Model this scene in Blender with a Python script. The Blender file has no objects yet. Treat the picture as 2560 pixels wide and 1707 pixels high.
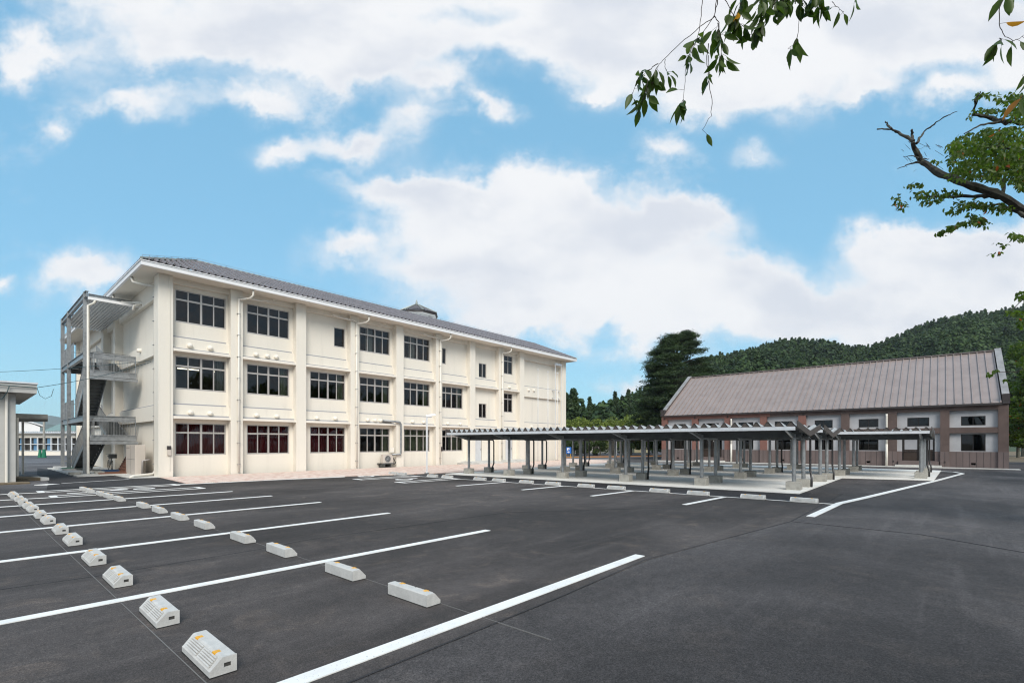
import bpy, math, random
import numpy as np
from mathutils import Vector, Matrix
random.seed(7); RNG = np.random.default_rng(7)
S = bpy.context.scene
COL = S.collection
R = math.radians
HAZE = .00013

# ------------------------------------------------------------------ camera
# world: x runs along the long school facade, y away from it towards the far side, z up, metres
FL, HZ, EYE = 1222.0, 1108.0, 1.6          # focal length and horizon row in photo pixels, eye height
TH = math.atan2(1222 / math.hypot(1385, 1222), 1222 / math.hypot(1078, 1222))
FW = (math.cos(TH), math.sin(TH)); RT = (math.sin(TH), -math.cos(TH))
cam_d = bpy.data.cameras.new('camera'); cam = bpy.data.objects.new('camera', cam_d); COL.objects.link(cam)
cam.location = (0, 0, EYE); cam.rotation_euler = (R(90), 0, TH - R(90))
cam_d.sensor_width = 36; cam_d.lens = 36 * FL / 2560; cam_d.shift_y = (HZ - 853.5) / 2560
cam_d.clip_start = 0.05; cam_d.clip_end = 9000
S.camera = cam

# ------------------------------------------------------------------ sun and exposure
SUN_EL, SUN_AZ = 40, -127                 # elevation; direction towards the sun, degrees from +x (counter clockwise)
sd = bpy.data.lights.new('sun', 'SUN'); sd.energy = 2.3; sd.angle = R(32); sd.color = (1, .94, .86)
so = bpy.data.objects.new('sun', sd); COL.objects.link(so)
_s = Vector((math.cos(R(SUN_AZ)) * math.cos(R(SUN_EL)), math.sin(R(SUN_AZ)) * math.cos(R(SUN_EL)), math.sin(R(SUN_EL))))
so.rotation_euler = _s.to_track_quat('Z', 'Y').to_euler(); so.location = (0, -20, 60)
S.view_settings.view_transform = 'Standard'; S.view_settings.look = 'None'
S.view_settings.gamma = 1; S.view_settings.exposure = 0.6
S.cycles.filter_width = 1.15; S.cycles.max_bounces = 6; S.cycles.diffuse_bounces = 3; S.cycles.glossy_bounces = 3
S.cycles.transmission_bounces = 4; S.cycles.transparent_max_bounces = 12

# ------------------------------------------------------------------ node helper
class NT:
    def __init__(s, tree): s.t = tree; s.n = tree.nodes; s.l = tree.links
    def new(s, ty, **kw):
        n = s.n.new(ty)
        for k, v in kw.items():
            if k[0] == '_': setattr(n, k[1:], v)
        return n
    def put(s, sock, v):
        if isinstance(v, bpy.types.NodeSocket): s.l.new(v, sock)
        elif v is not None:
            if hasattr(sock.default_value, '__len__') and not hasattr(v, '__len__'): v = (v,) * len(sock.default_value)
            if hasattr(v, '__len__') and len(v) == 3 and len(sock.default_value) == 4: v = (*v, 1)
            sock.default_value = v
    def math(s, op, a, b=None, c=None, clamp=False):
        n = s.n.new('ShaderNodeMath'); n.operation = op; n.use_clamp = clamp
        for i, v in enumerate((a, b, c)): s.put(n.inputs[i], v)
        return n.outputs[0]
    def mix(s, f, a, b, mode='MIX'):
        n = s.n.new('ShaderNodeMix'); n.data_type = 'RGBA'; n.blend_type = mode
        s.put(n.inputs[0], f); s.put(n.inputs[6], a); s.put(n.inputs[7], b); return n.outputs[2]
    def noise(s, vec, scale, detail=4, rough=.55, dist=0):
        n = s.n.new('ShaderNodeTexNoise'); s.put(n.inputs['Vector'], vec); n.inputs['Scale'].default_value = scale
        n.inputs['Detail'].default_value = detail; n.inputs['Roughness'].default_value = rough; n.inputs['Distortion'].default_value = dist
        return n.outputs[0]
    def ramp(s, v, lo, hi, a=0., b=1., kind='SMOOTHSTEP'):
        n = s.n.new('ShaderNodeMapRange'); n.interpolation_type = kind; s.put(n.inputs[0], v)
        for i, x in zip((1, 2, 3, 4), (lo, hi, a, b)): s.put(n.inputs[i], x)
        return n.outputs[0]
    def mapv(s, vec, loc=(0, 0, 0), rot=(0, 0, 0), scale=(1, 1, 1)):
        n = s.n.new('ShaderNodeMapping'); s.put(n.inputs[0], vec); n.inputs[1].default_value = loc
        n.inputs[2].default_value = rot; n.inputs[3].default_value = scale; return n.outputs[0]
    def xyz(s, x, y, z=0.):
        n = s.n.new('ShaderNodeCombineXYZ')
        for i, v in enumerate((x, y, z)): s.put(n.inputs[i], v)
        return n.outputs[0]

# ------------------------------------------------------------------ sky: Nishita sky with a layer of cumulus placed by direction
W = bpy.data.worlds.new('World'); S.world = W; W.use_nodes = True
nt = NT(W.node_tree); nt.n.clear()
geo = nt.new('ShaderNodeTexCoord'); D = geo.outputs['Generated']
def dot(v, c):
    n = nt.n.new('ShaderNodeVectorMath'); n.operation = 'DOT_PRODUCT'; nt.put(n.inputs[0], v); n.inputs[1].default_value = c
    return n.outputs['Value']
df = nt.math('MAXIMUM', dot(D, (FW[0], FW[1], 0)), .12)
gx = nt.math('DIVIDE', dot(D, (RT[0], RT[1], 0)), df)
gz = nt.math('DIVIDE', dot(D, (0, 0, 1)), df)
P = nt.xyz(gx, gz)
# edges of the blobs are shaken by noise
wob = nt.n.new('ShaderNodeTexNoise'); nt.put(wob.inputs['Vector'], P); wob.inputs['Scale'].default_value = 3.2; wob.inputs['Detail'].default_value = 6; wob.inputs['Roughness'].default_value = .6
sub = nt.n.new('ShaderNodeVectorMath'); sub.operation = 'SUBTRACT'; nt.put(sub.inputs[0], wob.outputs['Color']); sub.inputs[1].default_value = (.5, .5, .5)
scl = nt.n.new('ShaderNodeVectorMath'); scl.operation = 'SCALE'; nt.put(scl.inputs[0], sub.outputs[0]); scl.inputs['Scale'].default_value = .3
add = nt.n.new('ShaderNodeVectorMath'); add.operation = 'ADD'; nt.put(add.inputs[0], P); nt.put(add.inputs[1], scl.outputs[0])
PW = nt.mapv(add.outputs[0], scale=(1, 1, 0))
BLOBS = [(250,-50,420,90,1.3),(850,-60,500,110,1.5),(1450,-60,500,110,1.5),(2150,-60,600,120,1.5),(2560,60,200,140,1.2),(120,110,190,80,.9),(430,70,330,110,1.2),(760,110,360,130,1.4),(1000,120,260,120,1.4),(330,215,240,75,1.0),(640,245,230,60,1.1),(760,60,500,110,1),
 (150,285,75,60,.45),(1080,225,150,60,.75),(1200,290,110,50,.6),(1330,90,330,120,1.1),(1650,100,420,190,1.5),(1860,190,360,120,1.3),(2020,70,500,150,1.3),(2350,110,420,150,1.3),(2560,230,180,90,.7),(2120,230,110,45,.5),
 (700,375,120,60,.62),(890,355,190,70,.7),(1010,300,120,60,.4),(1480,215,80,45,.6),(1660,360,110,60,.5),(1880,365,110,45,.45),(2370,270,150,60,.55),
 (960,475,210,60,1.0),(1160,470,240,90,1.3),(1400,470,270,95,1.4),(1600,550,190,75,1.1),(1150,560,340,120,1.3),(1450,600,450,130,1.5),(1120,690,300,90,1.1),(840,650,150,60,.6),
 (1500,740,620,110,1.5),(1880,700,250,110,1.2),(1880,800,620,110,1.4),(2230,640,200,80,1.1),(2420,640,330,110,1.4),(2350,760,500,120,1.5),(2560,700,260,160,1.2),(1250,800,380,60,.8),
 (200,690,150,85,1.35),(5,690,55,40,.9),(1750,560,160,80,.6),(1540,940,90,40,.5),(30,150,80,80,.5),(130,20,120,40,.5)]
tot = None
for (x, y, rx, ry, w) in BLOBS:
    if w <= .75: w *= 1.55
    x0, z0 = (x - 1280) / FL, (HZ - y) / FL
    rx *= 1.25 / FL; ry *= 1.3 / FL
    g = nt.new('ShaderNodeTexGradient', _gradient_type='QUADRATIC_SPHERE')
    nt.put(g.inputs[0], nt.mapv(PW, loc=(-x0 / rx, -z0 / ry, 0), scale=(1 / rx, 1 / ry, 0)))
    tot = nt.math('MULTIPLY', g.outputs['Fac'], w * 1.9) if tot is None else nt.math('MULTIPLY_ADD', g.outputs['Fac'], w * 1.9, tot)
# general cumulus everywhere outside the frame (for reflections and light)
back = nt.ramp(dot(D, (FW[0], FW[1], 0)), .45, .1)
gen = nt.math('MULTIPLY', nt.ramp(nt.noise(nt.mapv(D, scale=(1, 1, 2)), 2.2, 5), .28, .5), back)
tot = nt.math('ADD', tot, gen)
n1 = nt.noise(nt.mapv(P, scale=(1, 1.35, 1)), 4.2, 9, .62)
n2 = nt.noise(nt.mapv(P, scale=(1, 1.35, 1), loc=(3, 1, 0)), 17, 6, .62)
den = nt.math('ADD', tot, nt.math('MULTIPLY', nt.math('SUBTRACT', n1, .5), 2.3))
den = nt.math('ADD', den, nt.math('MULTIPLY', nt.math('SUBTRACT', n2, .5), .85))
cov = nt.ramp(den, .14, 1.5)
veil = nt.math('MULTIPLY', nt.ramp(tot, .0, .9), nt.ramp(nt.noise(nt.mapv(P, scale=(1, 1.6, 1), loc=(5, 0, 0)), 6, 8, .6), .35, .7, .12, .62))
cov = nt.math('MAXIMUM', cov, veil)
thick = nt.ramp(den, .55, 2.4)
sk = nt.new('ShaderNodeTexSky', _sky_type='NISHITA', _sun_disc=False, _sun_elevation=R(SUN_EL), _sun_rotation=R(90 - SUN_AZ), _altitude=100, _air_density=1.0, _dust_density=.6, _ozone_density=2.0)
skc = nt.mix(1, sk.outputs[0], (.84, 1.78, 1.92), 'MULTIPLY')
low = nt.mix(nt.ramp(gz, .0, .5), (4.0, 6.6, 8.1), (2.9, 5.85, 8.2)); low = nt.mix(nt.ramp(gz, .4, 1.1), low, (2.25, 5.2, 7.9)); skc = nt.mix(.75, skc, low)
shade = nt.noise(nt.mapv(P, scale=(1, 1.8, 1), loc=(7, 2, 0)), 2.6, 5, .55)
grey = nt.math('MULTIPLY', nt.ramp(shade, .40, .62), thick)
cc = nt.mix(grey, (9.3, 9.35, 9.5), (7.3, 7.65, 8.35))
out = nt.mix(nt.math('MULTIPLY', cov, .97), skc, cc)
# below the horizon the ground takes over: keep it dull
out = nt.mix(nt.ramp(dot(D, (0, 0, 1)), -.02, -.05), out, (2.2, 2.2, 2.1))
bg = nt.new('ShaderNodeBackground'); nt.put(bg.inputs[0], out); bg.inputs[1].default_value = .068
wo = nt.new('ShaderNodeOutputWorld'); nt.l.new(bg.outputs[0], wo.inputs[0])
W.cycles.sampling_method = 'MANUAL'; W.cycles.sample_map_resolution = 512

# ------------------------------------------------------------------ materials
M = {}
def mat(name, col, rough=.7, metal=0, var=.12, scale=1.5, col2=None, fine=0, fscale=60, bump=0, bscale=40, spec=.5, stretch=(1, 1, 1), lo=.35, hi=.7):
    m = bpy.data.materials.new(name); m.use_nodes = True; t = NT(m.node_tree); b = t.n['Principled BSDF']
    tc = t.new('ShaderNodeTexCoord').outputs['Object']
    v = t.mapv(tc, scale=stretch)
    c2 = col2 or tuple(c * (1 - var) for c in col)
    f = t.ramp(t.noise(v, scale, 6, .6), lo, hi)
    c = t.mix(f, col, c2)
    if fine:
        c = t.mix(1, c, t.mix(t.ramp(t.noise(v, fscale, 3, .7), .3, .7), (1 - fine,) * 3, (1 + fine,) * 3), 'MULTIPLY')
    t.put(b.inputs['Base Color'], c); b.inputs['Roughness'].default_value = rough; b.inputs['Metallic'].default_value = metal
    b.inputs['Specular IOR Level'].default_value = spec
    if bump:
        bn = t.new('ShaderNodeBump'); bn.inputs['Strength'].default_value = bump; bn.inputs['Distance'].default_value = .01
        t.put(bn.inputs['Height'], t.noise(v, bscale, 4, .6)); t.l.new(bn.outputs[0], b.inputs['Normal'])
    M[name] = m; return m
mat('cream', (.765, .715, .625), .75, var=.10, scale=1.6, stretch=(1.6, 1.6, .12), lo=.5, hi=.8, fine=.02, bump=.15, bscale=60)
mat('cream_edge', (.82, .765, .675), .7, var=.05, scale=.8)
mat('joint_grey', (.36, .36, .38), .8, var=.12)
mat('white_paint', (.80, .80, .80), .45, var=.05)
mat('pipe_white', (.76, .725, .65), .45, var=.06)
mat('sash', (.50, .47, .44), .4, .3, var=.08)
mat('dark_sash', (.018, .014, .013), .4, .2)
mat('roof_tile', (.225, .205, .215), .4, var=.45, scale=7, lo=.3, hi=.7, spec=.6)
mat('ridge_metal', (.33, .36, .33), .5, .3)
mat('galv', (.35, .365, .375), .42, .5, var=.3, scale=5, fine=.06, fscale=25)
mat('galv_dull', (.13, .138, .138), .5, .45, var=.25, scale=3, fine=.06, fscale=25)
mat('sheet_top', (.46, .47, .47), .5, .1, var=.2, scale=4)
mat('galv_light', (.74, .76, .78), .4, .25, var=.15, scale=5)
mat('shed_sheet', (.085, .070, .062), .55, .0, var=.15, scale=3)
mat('slab_concrete', (.82, .81, .77), .85, var=.16, scale=.7, fine=.06, bump=.3, bscale=30)
mat('shed_sheet_shaded', (.20, .20, .195), .45, .2, var=.15, scale=3)  # underside of the shed roof sheet, shade put into its colour
mat('dark_pipe', (.035, .034, .036), .4)
mat('concrete', (.62, .61, .575), .85, var=.22, scale=1.6, fine=.08, bump=.3, bscale=30)
mat('block_concrete', (.40, .385, .345), .85, var=.28, scale=5, fine=.1, bump=.3, bscale=30)
mat('stop_concrete', (.56, .555, .535), .8, var=.14, scale=9, fine=.06, fscale=90, bump=.25, bscale=90)
mat('orange', (.85, .43, .03), .35)
mat('dark_hole', (.06, .058, .055), .9)
mat('paint_line', (.84, .84, .82), .55, var=.13, scale=2.5, fine=.05, fscale=70, bump=.2, bscale=120)
mat('brown_frame', (.125, .088, .078), .85, var=.28, scale=1.5, fine=.08, bump=.3, bscale=30)
mat('red_frame', (.225, .108, .086), .8, var=.15, scale=1.6, fine=.05)
mat('brown_dado', (.16, .122, .115), .8, var=.2, scale=1.4, fine=.06, stretch=(1, 1, .35))
mat('grey_plaster', (.47, .47, .485), .85, var=.16, scale=1.2, fine=.04)
mat('brown_roof', (.36, .292, .268), .45, .25, var=.14, scale=1.1, stretch=(1, 1, 1), fine=.03, fscale=8)
mat('brown_rib', (.20, .165, .16), .5, .2)
mat('brown_dark', (.035, .028, .028), .6)
mat('coping_metal', (.42, .39, .37), .45, .4, var=.3, scale=1.5)
mat('door_brown', (.045, .028, .02), .6, var=.3)
mat('steel_door', (.62, .63, .64), .5)
mat('bark', (.085, .075, .06), .9, var=.5, scale=9, col2=(.16, .16, .12), bump=.9, bscale=25)
mat('bark_dark', (.035, .03, .026), .95, var=.4, scale=9, col2=(.075, .078, .062), bump=1, bscale=25)
mat('twig', (.05, .035, .028), .9)
mat('black_rubber', (.02, .02, .02), .7)
mat('red_curtain', (.33, .02, .035), .9, var=.4, scale=4, stretch=(1, 1, .1))
mat('green_curtain', (.42, .46, .30), .9, var=.3, scale=4, stretch=(1, 1, .1))
mat('pale_curtain', (.50, .50, .46), .9, var=.3, scale=4, stretch=(1, 1, .1))
mat('blue_curtain', (.10, .22, .36), .9)
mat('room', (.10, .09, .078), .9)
mat('grey_building', (.48, .475, .45), .85, var=.15, scale=.9, fine=.04)
mat('soil', (.20, .155, .10), .95, var=.4, scale=3, fine=.2, fscale=30, bump=.6)
mat('blue_sign', (.01, .13, .50), .4)
mat('wood', (.23, .10, .06), .7, var=.3, scale=5)
mat('green_mat', (.02, .22, .12), .7)
mat('blue_mat', (.03, .09, .2), .7)
mat('beige_metal', (.56, .50, .44), .55, var=.06)
mat('cable', (.03, .07, .08), .6)
mat('old_roof', (.25, .23, .22), .8, var=.3, scale=3)
mat('red_roof', (.36, .12, .12), .7, var=.2)
mat('teal_roof', (.19, .28, .27), .6, var=.2)
mat('yellow_wall', (.62, .55, .34), .8, var=.1)
mat('orange_line', (.42, .2, .08), .7)
mat('far_rock', (.06, .09, .06), .95)
mat('green_net', (.01, .17, .09), .7)

def glass_mat(name, tint, refl, rough=.02):
    m = bpy.data.materials.new(name); m.use_nodes = True; t = NT(m.node_tree); t.n.clear()
    tr = t.new('ShaderNodeBsdfTransparent'); tr.inputs[0].default_value = (*tint, 1)
    gl = t.new('ShaderNodeBsdfGlossy'); gl.inputs[0].default_value = (.95, .97, 1, 1); gl.inputs[1].default_value = rough
    fr = t.new('ShaderNodeFresnel'); fr.inputs[0].default_value = 1.5
    mx = t.new('ShaderNodeMixShader'); t.put(mx.inputs[0], t.math('MULTIPLY_ADD', fr.outputs[0], 1.0, refl, clamp=True))
    t.l.new(tr.outputs[0], mx.inputs[1]); t.l.new(gl.outputs[0], mx.inputs[2])
    o = t.new('ShaderNodeOutputMaterial'); t.l.new(mx.outputs[0], o.inputs[0]); M[name] = m
glass_mat('glass', (.62, .64, .62), .0)
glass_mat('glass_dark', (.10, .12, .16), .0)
def emit(name, col, st):
    m = bpy.data.materials.new(name); m.use_nodes = True; b = m.node_tree.nodes['Principled BSDF']
    b.inputs['Base Color'].default_value = (*col, 1); b.inputs['Emission Color'].default_value = (*col, 1); b.inputs['Emission Strength'].default_value = st; M[name] = m
emit('tube_light', (1, .9, .7), 2.2)

m = bpy.data.materials.new('paint_line'); m.use_nodes = True; t = NT(m.node_tree); b = t.n['Principled BSDF']; o = t.new('ShaderNodeTexCoord').outputs['Object']
c = t.mix(t.ramp(t.noise(o, 2.2, 5, .65), .4, .72), (.85, .85, .83), (.74, .735, .715)); worn = t.math('MULTIPLY', t.ramp(t.noise(o, 70, 3, .7), .62, .70), t.ramp(t.noise(o, 1.4, 4), .40, .62, .25, 1.))
t.put(b.inputs['Base Color'], t.mix(worn, c, (.20, .19, .19))); b.inputs['Roughness'].default_value = .6; M['paint_line'] = m
# asphalt: chip speckle, dusty brown patches, tyre streaks
def asphalt(name, base, dust=.5, patch=1.):
    m = bpy.data.materials.new(name); m.use_nodes = True; t = NT(m.node_tree); b = t.n['Principled BSDF']
    o = t.new('ShaderNodeTexCoord').outputs['Object']
    big = t.noise(o, .35, 5, .6, .6); mid = t.noise(o, 1.7, 6, .65, .8); fine = t.noise(o, 95, 2, .8); sp = t.noise(o, 210, 1, .5)
    c = t.mix(t.ramp(big, .35, .65), base, tuple(x * .72 for x in base))
    c = t.mix(t.math('MULTIPLY', t.ramp(mid, .50, .78), dust), c, (base[0] * 2.0, base[1] * 1.82, base[2] * 1.6))
    streak = t.noise(t.mapv(o, rot=(0, 0, R(12)), scale=(.16, 2.6, 1)), 1.2, 5, .6, .4)
    c = t.mix(t.math('MULTIPLY', t.ramp(streak, .5, .72), .5 * patch), c, tuple(x * 1.55 for x in base))
    c = t.mix(t.math('MULTIPLY', t.ramp(t.noise(t.mapv(o, rot=(0, 0, R(-30)), scale=(.2, 1.6, 1), loc=(4, 2, 0)), 1.0, 4), .55, .75), .5 * patch), c, tuple(x * .6 for x in base))
    c = t.mix(1, c, t.mix(t.ramp(t.noise(t.mapv(o, scale=(1, 1.8, 1)), .13, 4, .6, .5), .36, .64), (.68,) * 3, (1.42,) * 3), 'MULTIPLY')
    c = t.mix(1, c, t.mix(t.ramp(fine, .3, .7), (.5,) * 3, (1.6,) * 3), 'MULTIPLY'); c = t.mix(1, c, t.mix(t.ramp(t.noise(o, 34, 4, .75), .3, .7), (.72,) * 3, (1.3,) * 3), 'MULTIPLY'); c = t.mix(1, c, t.mix(t.ramp(t.noise(o, 7, 5, .7), .3, .7), (.84,) * 3, (1.16,) * 3), 'MULTIPLY')
    c = t.mix(t.ramp(sp, .73, .80), c, (.30, .28, .26))
    t.put(b.inputs['Base Color'], c); b.inputs['Roughness'].default_value = .82; b.inputs['Specular IOR Level'].default_value = .35
    bn = t.new('ShaderNodeBump'); bn.inputs['Strength'].default_value = .55; bn.inputs['Distance'].default_value = .006
    t.put(bn.inputs['Height'], fine); t.l.new(bn.outputs[0], b.inputs['Normal']); M[name] = m
asphalt('asphalt', (.060, .052, .0495), .75)
asphalt('asphalt_coarse', (.064, .058, .058), .35, .8)
asphalt('asphalt_old', (.105, .103, .11), .2)
asphalt('asphalt_dark', (.033, .032, .035), .1, .3)

def brick_mat():
    m = bpy.data.materials.new('brick_paving'); m.use_nodes = True; t = NT(m.node_tree); b = t.n['Principled BSDF']
    o = t.new('ShaderNodeTexCoord').outputs['Object']
    br = t.new('ShaderNodeTexBrick'); t.put(br.inputs['Vector'], t.mapv(o, rot=(0, 0, R(45)))); br.inputs['Scale'].default_value = 1
    br.inputs['Brick Width'].default_value = .2; br.inputs['Row Height'].default_value = .1; br.inputs['Mortar Size'].default_value = .006
    br.inputs['Color1'].default_value = (.60, .33, .26, 1); br.inputs['Color2'].default_value = (.78, .66, .56, 1); br.inputs['Mortar'].default_value = (.42, .38, .34, 1)
    c = t.mix(t.ramp(t.noise(o, 3, 3), .42, .6), br.outputs[0], (.76, .62, .54)); t.put(b.inputs['Base Color'], c); b.inputs['Roughness'].default_value = .85; M['brick_paving'] = m
brick_mat()

def leaf_mat(name, a, b2, trans=.35, scale=.9, rough=.5, c3=None):
    m = bpy.data.materials.new(name); m.use_nodes = True; t = NT(m.node_tree); b = t.n['Principled BSDF']
    gi = t.new('ShaderNodeNewGeometry')
    f = t.math('ADD', t.ramp(t.noise(gi.outputs['Position'], scale, 3), .35, .65, 0, .6), t.math('MULTIPLY', gi.outputs['Random Per Island'], .4))
    c = t.mix(f, a, b2)
    if c3: c = t.mix(t.ramp(gi.outputs['Random Per Island'], .985, .99), c, c3)
    t.put(b.inputs['Base Color'], c); b.inputs['Roughness'].default_value = rough; b.inputs['Specular IOR Level'].default_value = .3
    tl = t.new('ShaderNodeBsdfTranslucent'); t.put(tl.inputs[0], t.mix(1, c, (1.5, 1.8, .7), 'MULTIPLY'))
    mx = t.new('ShaderNodeMixShader'); mx.inputs[0].default_value = trans; t.l.new(b.outputs[0], mx.inputs[1]); t.l.new(tl.outputs[0], mx.inputs[2])
    t.l.new(mx.outputs[0], t.n['Material Output'].inputs[0]); M[name] = m
leaf_mat('leaf_cherry', (.035, .062, .012), (.085, .13, .024), .4, 2, .4, (.4, .16, .03))
leaf_mat('leaf_cherry_far', (.036, .06, .011), (.11, .165, .027), .45, 1.3, .45, (.30, .07, .02))
leaf_mat('leaf_cedar', (.014, .030, .012), (.065, .105, .038), .08, .8, .6)
leaf_mat('leaf_conifer', (.026, .05, .024), (.07, .11, .045), .1, .35, .6)
leaf_mat('leaf_forest', (.010, .027, .009), (.055, .098, .024), .1, .07, .65)
mat('chalk', (.17, .165, .16), .8)
leaf_mat('leaf_round', (.08, .11, .02), (.24, .29, .06), .2, .6)
leaf_mat('leaf_lime', (.10, .15, .04), (.27, .34, .10), .2, .5)
leaf_mat('leaf_hedge', (.018, .034, .010), (.055, .085, .02), .15, 1.1)

# ------------------------------------------------------------------ mesh builder
WM = {}
class MB:
    def __init__(s): s.v = []; s.f = []
    def add(s, vs, fs):
        n = len(s.v); s.v += [tuple(v) for v in vs]; s.f += [tuple(n + i for i in f) for f in fs]; return s
    def box(s, x0, y0, z0, x1, y1, z1):
        if x1 < x0: x0, x1 = x1, x0
        if y1 < y0: y0, y1 = y1, y0
        if z1 < z0: z0, z1 = z1, z0
        return s.add([(x0, y0, z0), (x1, y0, z0), (x1, y1, z0), (x0, y1, z0), (x0, y0, z1), (x1, y0, z1), (x1, y1, z1), (x0, y1, z1)],
                     [(0, 3, 2, 1), (4, 5, 6, 7), (0, 1, 5, 4), (1, 2, 6, 5), (2, 3, 7, 6), (3, 0, 4, 7)])
    def poly(s, pts, z0, z1):                       # upright prism over a ground polygon
        n = len(pts); a = sum(pts[i][0] * pts[(i + 1) % n][1] - pts[(i + 1) % n][0] * pts[i][1] for i in range(n))
        if a < 0: pts = pts[::-1]
        vs = [(x, y, z0) for x, y in pts] + [(x, y, z1) for x, y in pts]
        return s.add(vs, [tuple(range(n))[::-1], tuple(range(n, 2 * n))] + [(i, (i + 1) % n, n + (i + 1) % n, n + i) for i in range(n)])
    def prism(s, prof, p0, p1, ax, up=(0, 0, 1)):   # profile (a along ax, b up) swept from p0 to p1
        p0, p1, ax, up = map(Vector, (p0, p1, ax, up)); n = len(prof)
        vs = [p0 + ax * a + up * b for a, b in prof] + [p1 + ax * a + up * b for a, b in prof]
        return s.add(vs, [tuple(range(n)), tuple(range(n, 2 * n))[::-1]] + [(i, n + i, n + (i + 1) % n, (i + 1) % n) for i in range(n)])
    def tube(s, pts, r, seg=8, caps=True, r1=None):
        pts = [Vector(p) for p in pts]; k = len(pts); rs = r if isinstance(r, (list, tuple)) else [r + ((r1 if r1 is not None else r) - r) * i / (k - 1) for i in range(k)]
        vs = []; ref = None
        for i, p in enumerate(pts):
            d = (pts[min(i + 1, k - 1)] - pts[max(i - 1, 0)]).normalized()
            if ref is None: ref = Vector((1, 0, 0)) if abs(d.x) < .9 else Vector((0, 1, 0))
            a = (ref - d * ref.dot(d)).normalized(); b = d.cross(a); ref = a
            vs += [p + (a * math.cos(2 * math.pi * j / seg) + b * math.sin(2 * math.pi * j / seg)) * rs[i] for j in range(seg)]
        fs = [(i * seg + j, i * seg + (j + 1) % seg, (i + 1) * seg + (j + 1) % seg, (i + 1) * seg + j) for i in range(k - 1) for j in range(seg)]
        if caps: fs += [tuple(range(seg))[::-1], tuple((k - 1) * seg + j for j in range(seg))]
        return s.add(vs, fs)
    def strip(s, pts, w, z0, z1):                   # flat band of width w along a ground polyline
        n = len(pts); L = []; Rr = []
        for i, p in enumerate(pts):
            a = Vector(pts[max(i - 1, 0)]); b = Vector(pts[min(i + 1, n - 1)]); d = (b - a).normalized(); q = Vector((-d.y, d.x)) * w / 2; p = Vector(p)
            if 0 < i < n - 1:
                d1 = (p - a).normalized(); q *= 1 / max(.5, d.dot(d1))
            L.append(p + q); Rr.append(p - q)
        for i in range(n - 1):
            c = [L[i], Rr[i], Rr[i + 1], L[i + 1]]
            s.poly([(v.x, v.y) for v in c], z0, z1)
        return s
    def build(s, name, m, parent=None, smooth=False, bevel=0):
        me = bpy.data.meshes.new(name); W0 = WM.get(parent.as_pointer(), Matrix()) if parent else Matrix(); inv = W0.inverted()
        me.from_pydata([inv @ Vector(v) for v in s.v], [], s.f); me.update()
        me.materials.append(M[m] if isinstance(m, str) else m)
        if smooth: me.polygons.foreach_set('use_smooth', [True] * len(me.polygons))
        o = bpy.data.objects.new(name, me); COL.objects.link(o)
        if parent: o.parent = parent
        WM[o.as_pointer()] = W0
        if bevel:
            b = o.modifiers.new('bevel', 'BEVEL'); b.width = bevel; b.segments = 2; b.limit_method = 'ANGLE'
        return o
KEEP = []
def tag(o, label=None, cat=None, group=None, kind=None):
    if label: o['label'] = label
    if cat: o['category'] = cat
    if group: o['group'] = group
    if kind: o['kind'] = kind
    return o
def empty(name, loc, label=None, cat=None, group=None, rz=0):
    o = bpy.data.objects.new(name, None); COL.objects.link(o); o.location = loc; o.rotation_euler = (0, 0, rz); o.empty_display_size = .3
    WM[o.as_pointer()] = Matrix.Translation(Vector(loc)) @ Matrix.Rotation(rz, 4, 'Z'); KEEP.append(o)
    return tag(o, label, cat, group)
def setting(name, mb, m, kind='structure', smooth=False):
    return tag(mb.build(name, m, smooth=smooth), kind=kind)
def copy_tree(o, parent=None):
    c = o.copy(); COL.objects.link(c)
    if parent: c.parent = parent
    for ch in list(o.children): copy_tree(ch, c)
    return c
def fastmesh(name, V, F, m, parent=None, smooth=False):    # numpy arrays, F is (n,4) or (n,3)
    me = bpy.data.meshes.new(name); V = np.asarray(V, dtype=np.float32); F = np.asarray(F, dtype=np.int32); k = F.shape[1]
    if parent:
        inv = np.array(WM.get(parent.as_pointer(), Matrix()).inverted(), dtype=np.float32); V = V @ inv[:3, :3].T + inv[:3, 3]
    me.vertices.add(len(V)); me.vertices.foreach_set('co', V.astype(np.float32).ravel())
    me.loops.add(F.size); me.loops.foreach_set('vertex_index', F.ravel())
    me.polygons.add(len(F)); me.polygons.foreach_set('loop_start', np.arange(0, F.size, k, dtype=np.int32)); me.polygons.foreach_set('loop_total', np.full(len(F), k, dtype=np.int32))
    if smooth: me.polygons.foreach_set('use_smooth', np.ones(len(F), dtype=bool))
    me.update(calc_edges=True); me.validate(); me.materials.append(M[m])
    o = bpy.data.objects.new(name, me); COL.objects.link(o)
    if parent: o.parent = parent; WM[o.as_pointer()] = WM[parent.as_pointer()]
    return o
def quads(P, su, sv, flat=0., dirs=None):                  # leaf quads centred at P, half sizes su/sv, flat: how horizontal
    n = len(P); P = np.asarray(P, dtype=np.float32)
    a = RNG.normal(size=(n, 3)) if dirs is None else dirs + RNG.normal(size=(n, 3)) * .35
    a[:, 2] *= (1 - flat); a /= np.linalg.norm(a, axis=1)[:, None] + 1e-9
    b = RNG.normal(size=(n, 3)); b[:, 2] *= (1 - flat); b -= a * (a * b).sum(1)[:, None]; b /= np.linalg.norm(b, axis=1)[:, None] + 1e-9
    k = RNG.uniform(.65, 1.3, (n, 1)); a = a * su * k; b = b * sv * k
    V = np.stack([P - a, P + b * .9 - a * .1, P + a, P - b * .9 + a * .1], 1).reshape(-1, 3)
    return V, np.arange(4 * n).reshape(n, 4)
def at(px, py, d):                                          # point seen at photo pixel px,py at depth d
    x = (px - 1280) / FL * d; return (FW[0] * d + RT[0] * x, FW[1] * d + RT[1] * x, EYE + (HZ - py) / FL * d)
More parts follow.
